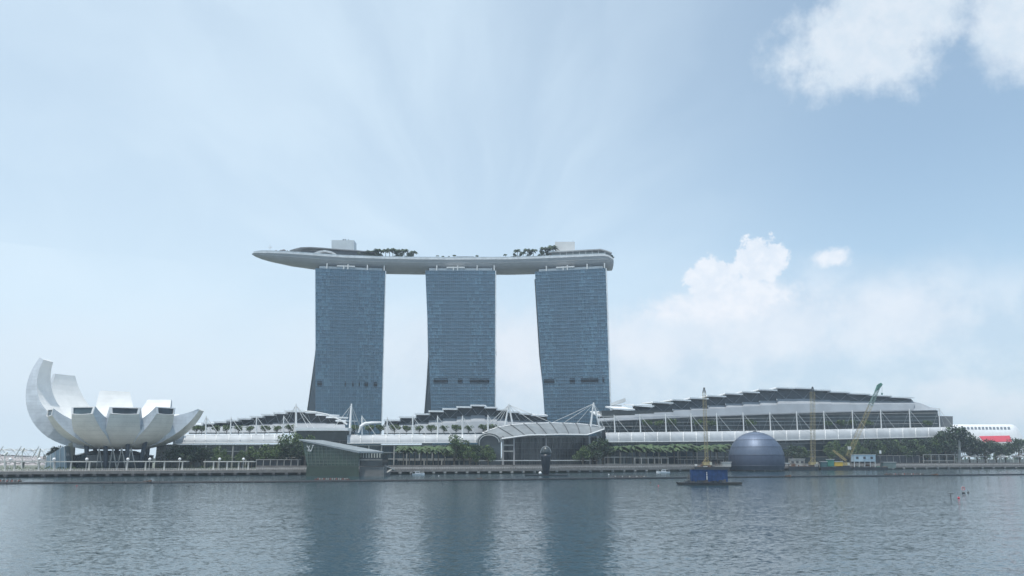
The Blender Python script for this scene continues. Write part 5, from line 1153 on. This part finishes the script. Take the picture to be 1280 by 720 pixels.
# ------------------------------------------------------------------ construction barges and cranes beside the dome
def lattice(mb, a, b, w0, w1, n, mi=0, t=.14):
    a, b = V(a), V(b); d = (b - a).normalized(); x = V((1, 0, 0)); x = (x - d * x.dot(d)).normalized(); y = d.cross(x)
    def cr(s): w_ = (w0 + (w1 - w0) * s) / 2; p = a + (b - a) * s; return [p - x * w_ - y * w_, p + x * w_ - y * w_, p + x * w_ + y * w_, p - x * w_ + y * w_]
    e0, e1 = cr(0), cr(1)
    for k in range(4): mb.bar(e0[k], e1[k], t * 1.5, mi=mi)
    for i in range(n):
        p, q = cr(i / n), cr((i + 1) / n)
        for k in range(4):
            mb.bar(p[k], q[(k + 1) % 4], t, mi=mi); mb.bar(q[k], q[(k + 1) % 4], t, mi=mi)
def barge_hull(x0, x1, Y, dep, lab, z1=2.0, m_=M_RUST):
    o = empty('work_barge', PZ((x0 + x1) / 2, Y, 0), lab, 'barge', 'work barges by the dome'); m = MB()
    m.hexa([PZ(x0 + 1, Y, -.5), PZ(x1 - 1, Y, -.5), PZ(x1 - 1, Y + dep, -.5), PZ(x0 + 1, Y + dep, -.5)], [PZ(x0, Y, z1), PZ(x1, Y, z1), PZ(x1, Y + dep, z1), PZ(x0, Y + dep, z1)]); m.build('hull', M_BLACK, o)
    m = MB(); rg_ = random.Random(int(x0))
    for i in range(int((x1 - x0) / 2.4)):
        m = MB(); x = rg_.uniform(x0 + 1, x1 - 1); q = PZ(x, Y + rg_.uniform(1, dep - 2), z1); kk = rg_.choice([0, 1, 2]); 
        if kk == 0: m.box(q, rg_.uniform(1, 3), rg_.uniform(1, 2.5), rg_.uniform(.7, 2.6), rg_.uniform(-.5, .5)); nm = 'crate'
        elif kk == 1:
            nm = 'pipe_stack'
            for r_ in range(4): m.tube([q + V((-2, r_ * .5, .25)), q + V((2.2, r_ * .5, .3))], .24, 6)
        else: m.bar(q, q + V((rg_.uniform(-.6, .6), 0, rg_.uniform(2, 4.5))), .18); m.bar(q + V((1, 0, 0)), q + V((.4, 0, 3)), .14); nm = 'stanchion'
        m.build(nm, rg_.choice([M_RUST, M_CONC, M_STEEL, M_DCONC, M_RUST, m_]), o)
    for k in range(int((x1 - x0) / 3)): m = MB(); q = PZ(x0 + k * 3 + 1, Y - .15, .2); m.box(q, .8, .4, 1.3); m.build('fender', M_BLACK, o)
    return o
YSa, YSb, YSc, YSd = BY(890) - 17, BY(1005) - 18, BY(1045) - 18, BY(1088) - 18
barge_hull(868, 913, YSa, 14, 'rusty work barge between the container barge and the dome, carrying the first lattice crane', 3.2)
barge_hull(986, 1024, YSb, 14, 'rusty work barge right of the dome, carrying the second lattice crane', 3.0)
barge_hull(1026, 1064, YSc, 14, 'work barge with yellow machinery and the tilted crane', 2.5, M_YEL)
barge_hull(1066, 1110, YSd, 14, 'work barge with the pale blue cabin', 2.2, M_GREEN)
def crane_body(o, x, Y, z, m_=M_YEL):
    c = PZ(x, Y, z); m = MB(); m.box(c + V((0, 0, 1.2)), 6.5, 4, 2.4); m.build('machinery_house', m_, o)
    m = MB(); m.box(c + V((0, 0, 0)), 6.5, 5, 1.1); m.build('crawler_tracks', M_BLACK, o)
    m = MB(); m.box(c + V((2.2, -2.4, 1.3)), 1.6, 1.4, 2.2); m.build('cab', mat('cab_white', (.5, .5, .42), .5), o)
    m = MB(); m.bar(c + V((-3, 0, 3.6)), c + V((0, 0, 7)), .25); m.bar(c + V((2, 0, 3.6)), c + V((0, 0, 7)), .25); m.build('gantry', m_, o); return c
def tall_crane(x, xt, yt, Y, z, lab, w_=2.2):
    o = empty('crawler_crane', PZ(x, Y, z), lab, 'crane', 'cranes on the work barges'); c = crane_body(o, x, Y, z)
    m = MB(); t_ = P(xt, yt, Y + 3); b_ = c + V((0, 1, 2)); md_ = b_ + (t_ - b_) * .93; lattice(m, b_, md_, w_, w_, 24, t=.085); m.build('boom', M_YEL, o)
    m = MB(); lattice(m, md_, t_, w_, .5, 3); m.build('boom_head', M_DARK, o)
    m = MB(); m.tube([c + V((0, 0, 7)), t_], .08, 4); m.tube([t_ + V((.5, -1, 0)), c + V((.5, -2, 4))], .07, 4); m.build('hoist_rope', M_DCONC, o)
    return o
tall_crane(884, 880, 484.5, YSa + 7, 3.2, 'first lattice crane with upright yellow boom, left of the dome'); tall_crane(1017, 1015.5, 483.5, YSb + 6, 3.0, 'second lattice crane with upright yellow boom, right of the dome', 3.0)
o = empty('crawler_crane', PZ(1053, YSc + 6, 2.5), 'tilted crane with a long yellow boom ending in a green head', 'crane', 'cranes on the work barges')
c = crane_body(o, 1056, YSc + 6, 2.5); b_ = P(1060, 571, YSc + 6); md_ = P(1088, 507, YSc + 8); t_ = P(1100, 480, YSc + 9)
m = MB(); lattice(m, b_, md_, 2.8, 2.8, 16, t=.10); m.build('boom', M_YEL, o); m = MB(); lattice(m, md_, t_, 2.8, 1.6, 8, t=.2); m.build('boom', M_TEALP, o)
m = MB(); m.ext([P(1094, 489, YSc + 8), P(1097, 481, YSc + 8), P(1101.5, 478.5, YSc + 8), P(1103.5, 480.5, YSc + 8), P(1099, 487, YSc + 8)], (0, 1.4, 0)); m.build('boom_head', M_GREEN, o)
m = MB()
for e in ((1056, 566), (1066, 546)): m.tube([t_, P(*e, YSc + 6)], .08, 4)
m.tube([P(1102.5, 481, YSc + 8), P(1102.6, 492.5, YSc + 8)], .09, 4); m.build('hoist_rope', M_DCONC, o)
m = MB(); q = P(1102.6, 493.5, YSc + 8); m.box(q, .9, .9, 1.6); m.build('hook_block', M_GREEN, o)
m = MB(); lattice(m, P(1058, 576, YSc + 5), P(1041.5, 563, YSc + 5), 1.6, 1.0, 6, t=.2); m.build('counter_jib', M_YEL, o)
m = MB(); q = P(1062, 562, YSc + 5.2); m.box(q, 2.4, 1.6, 2.6, .5); m.build('winch_frame', M_STEEL, o)
def cabin(name, x0, x1, yt, yb, Y, dep, m_, lab, cat, wins=0):
    o = empty(name, PZ((x0 + x1) / 2, Y, 2), lab, cat); a, b, c_, d_ = P(x0, yb, Y), P(x1, yb, Y), P(x1, yt, Y), P(x0, yt, Y); m = MB(); m.ext([a, b, c_, d_], (0, dep, 0)); m.build('wall', m_, o)
    m = MB(); m.ext([d_ + V((-.3, -.3, .02)), c_ + V((.3, -.3, .02)), c_ + V((.3, dep + .3, .02)), d_ + V((-.3, dep + .3, .02))], (0, 0, .35)); m.build('roof', M_STEEL, o)
    for i in range(wins):
        s = (i + .5) / wins; q = a + (b - a) * s; m = MB(); hz = (yb - yt); u = P(0, yb - hz * .72, Y).z; l_ = P(0, yb - hz * .38, Y).z; m.box((q.x, q.y - .04, l_), 2.0, .1, u - l_); m.build('window', M_DARK, o)
    return o
cabin('site_office', 1067.5, 1094.5, 568.5, 577, YSd + .5, 6, M_LBLUE, 'pale blue two-storey site cabin with three dark windows on a barge', 'cabin', 3)
o = empty('cabin_stilts', PZ(1081, YSd + .5, 2.2), 'dark open stilts and equipment under the pale blue cabin', 'support frame')
for x in (1068, 1074, 1081, 1088, 1094): m = MB(); q = PZ(x, YSd + 1, 2.2); m.bar(q, P(x, 577, YSd + 1), .5); m.build('post', M_STEEL, o)
cabin('generator', 1043.2, 1053.5, 577.4, 582.6, YSc + .6, 3, mat('yellow_machine', (.62, .40, .04), .5), 'bright yellow generator box on the barge beneath the tilted crane', 'generator', 0)
cabin('container', 1034.5, 1042.5, 574.5, 583, YSc + .8, 3, M_GREEN, 'small green container left of the bright yellow generator', 'container', 0)
cabin('container', 1026.5, 1034, 577.4, 583.6, YSc + .9, 3, mat('dark_teal', (.05, .12, .13), .6), 'small dark teal container left of the green one', 'container', 0)
cabin('site_shed', 903, 914, 578, 583.5, YSa + 4, 5, mat('shed_grey', (.42, .42, .40), .7), 'small pale shed touching the left side of the dome', 'shed', 0)
cabin('site_shed', 1104, 1120, 578, 585.5, YSd + 4, 5, mat('shed_teal', (.14, .19, .18), .7), 'low dark shed right of the pale blue cabin', 'shed', 0)
cabin('site_shed', 988, 1006, 574, 582, BY(996, 3), 5, M_CONC, 'grey site shed right of the dome', 'shed', 3)
o = empty('flood_light', PZ(1100.5, YSd + 1, 2), 'slim white light mast right of the pale blue cabin', 'light mast'); m = MB(); m.tube([PZ(1100.5, YSd + 1, 2), P(1100.5, 564, YSd + 1)], [.35, .25], 6); m.build('pole', M_DCONC, o); m = MB(); q = P(1100.5, 567, YSd + 1); m.box(q, 1.4, 1, 2.6); m.build('lamp_head', M_WHITE, o)

# ------------------------------------------------------------------ haze
hz = MB(); x_, y0_, y1_, z0_, z1_ = 5400, -700, 4400, -2.5, 222
hz.hexa([(-x_, y0_, z0_), (x_, y0_, z0_), (x_, y1_, z0_), (-x_, y1_, z0_)], [(-x_, y0_, z1_), (x_, y0_, z1_), (x_, y1_, z1_), (-x_, y1_, z1_)])
mh = bpy.data.materials.new('haze'); mh.use_nodes = True; mh.node_tree.nodes.clear(); t = NT(mh.node_tree)
pvn = t.node('ShaderNodeVolumePrincipled'); pvn.inputs['Color'].default_value = (.82, .90, 1.0, 1); pvn.inputs['Density'].default_value = .00015; pvn.inputs['Anisotropy'].default_value = .2
oo = t.node('ShaderNodeOutputMaterial'); t.lk(pvn.outputs[0], oo.inputs['Volume'])
ho = hz.build('haze', mh); tag(ho, 'thin pale blue haze filling the air over the bay', 'haze', kind='stuff'); ho.display_type = 'WIRE'
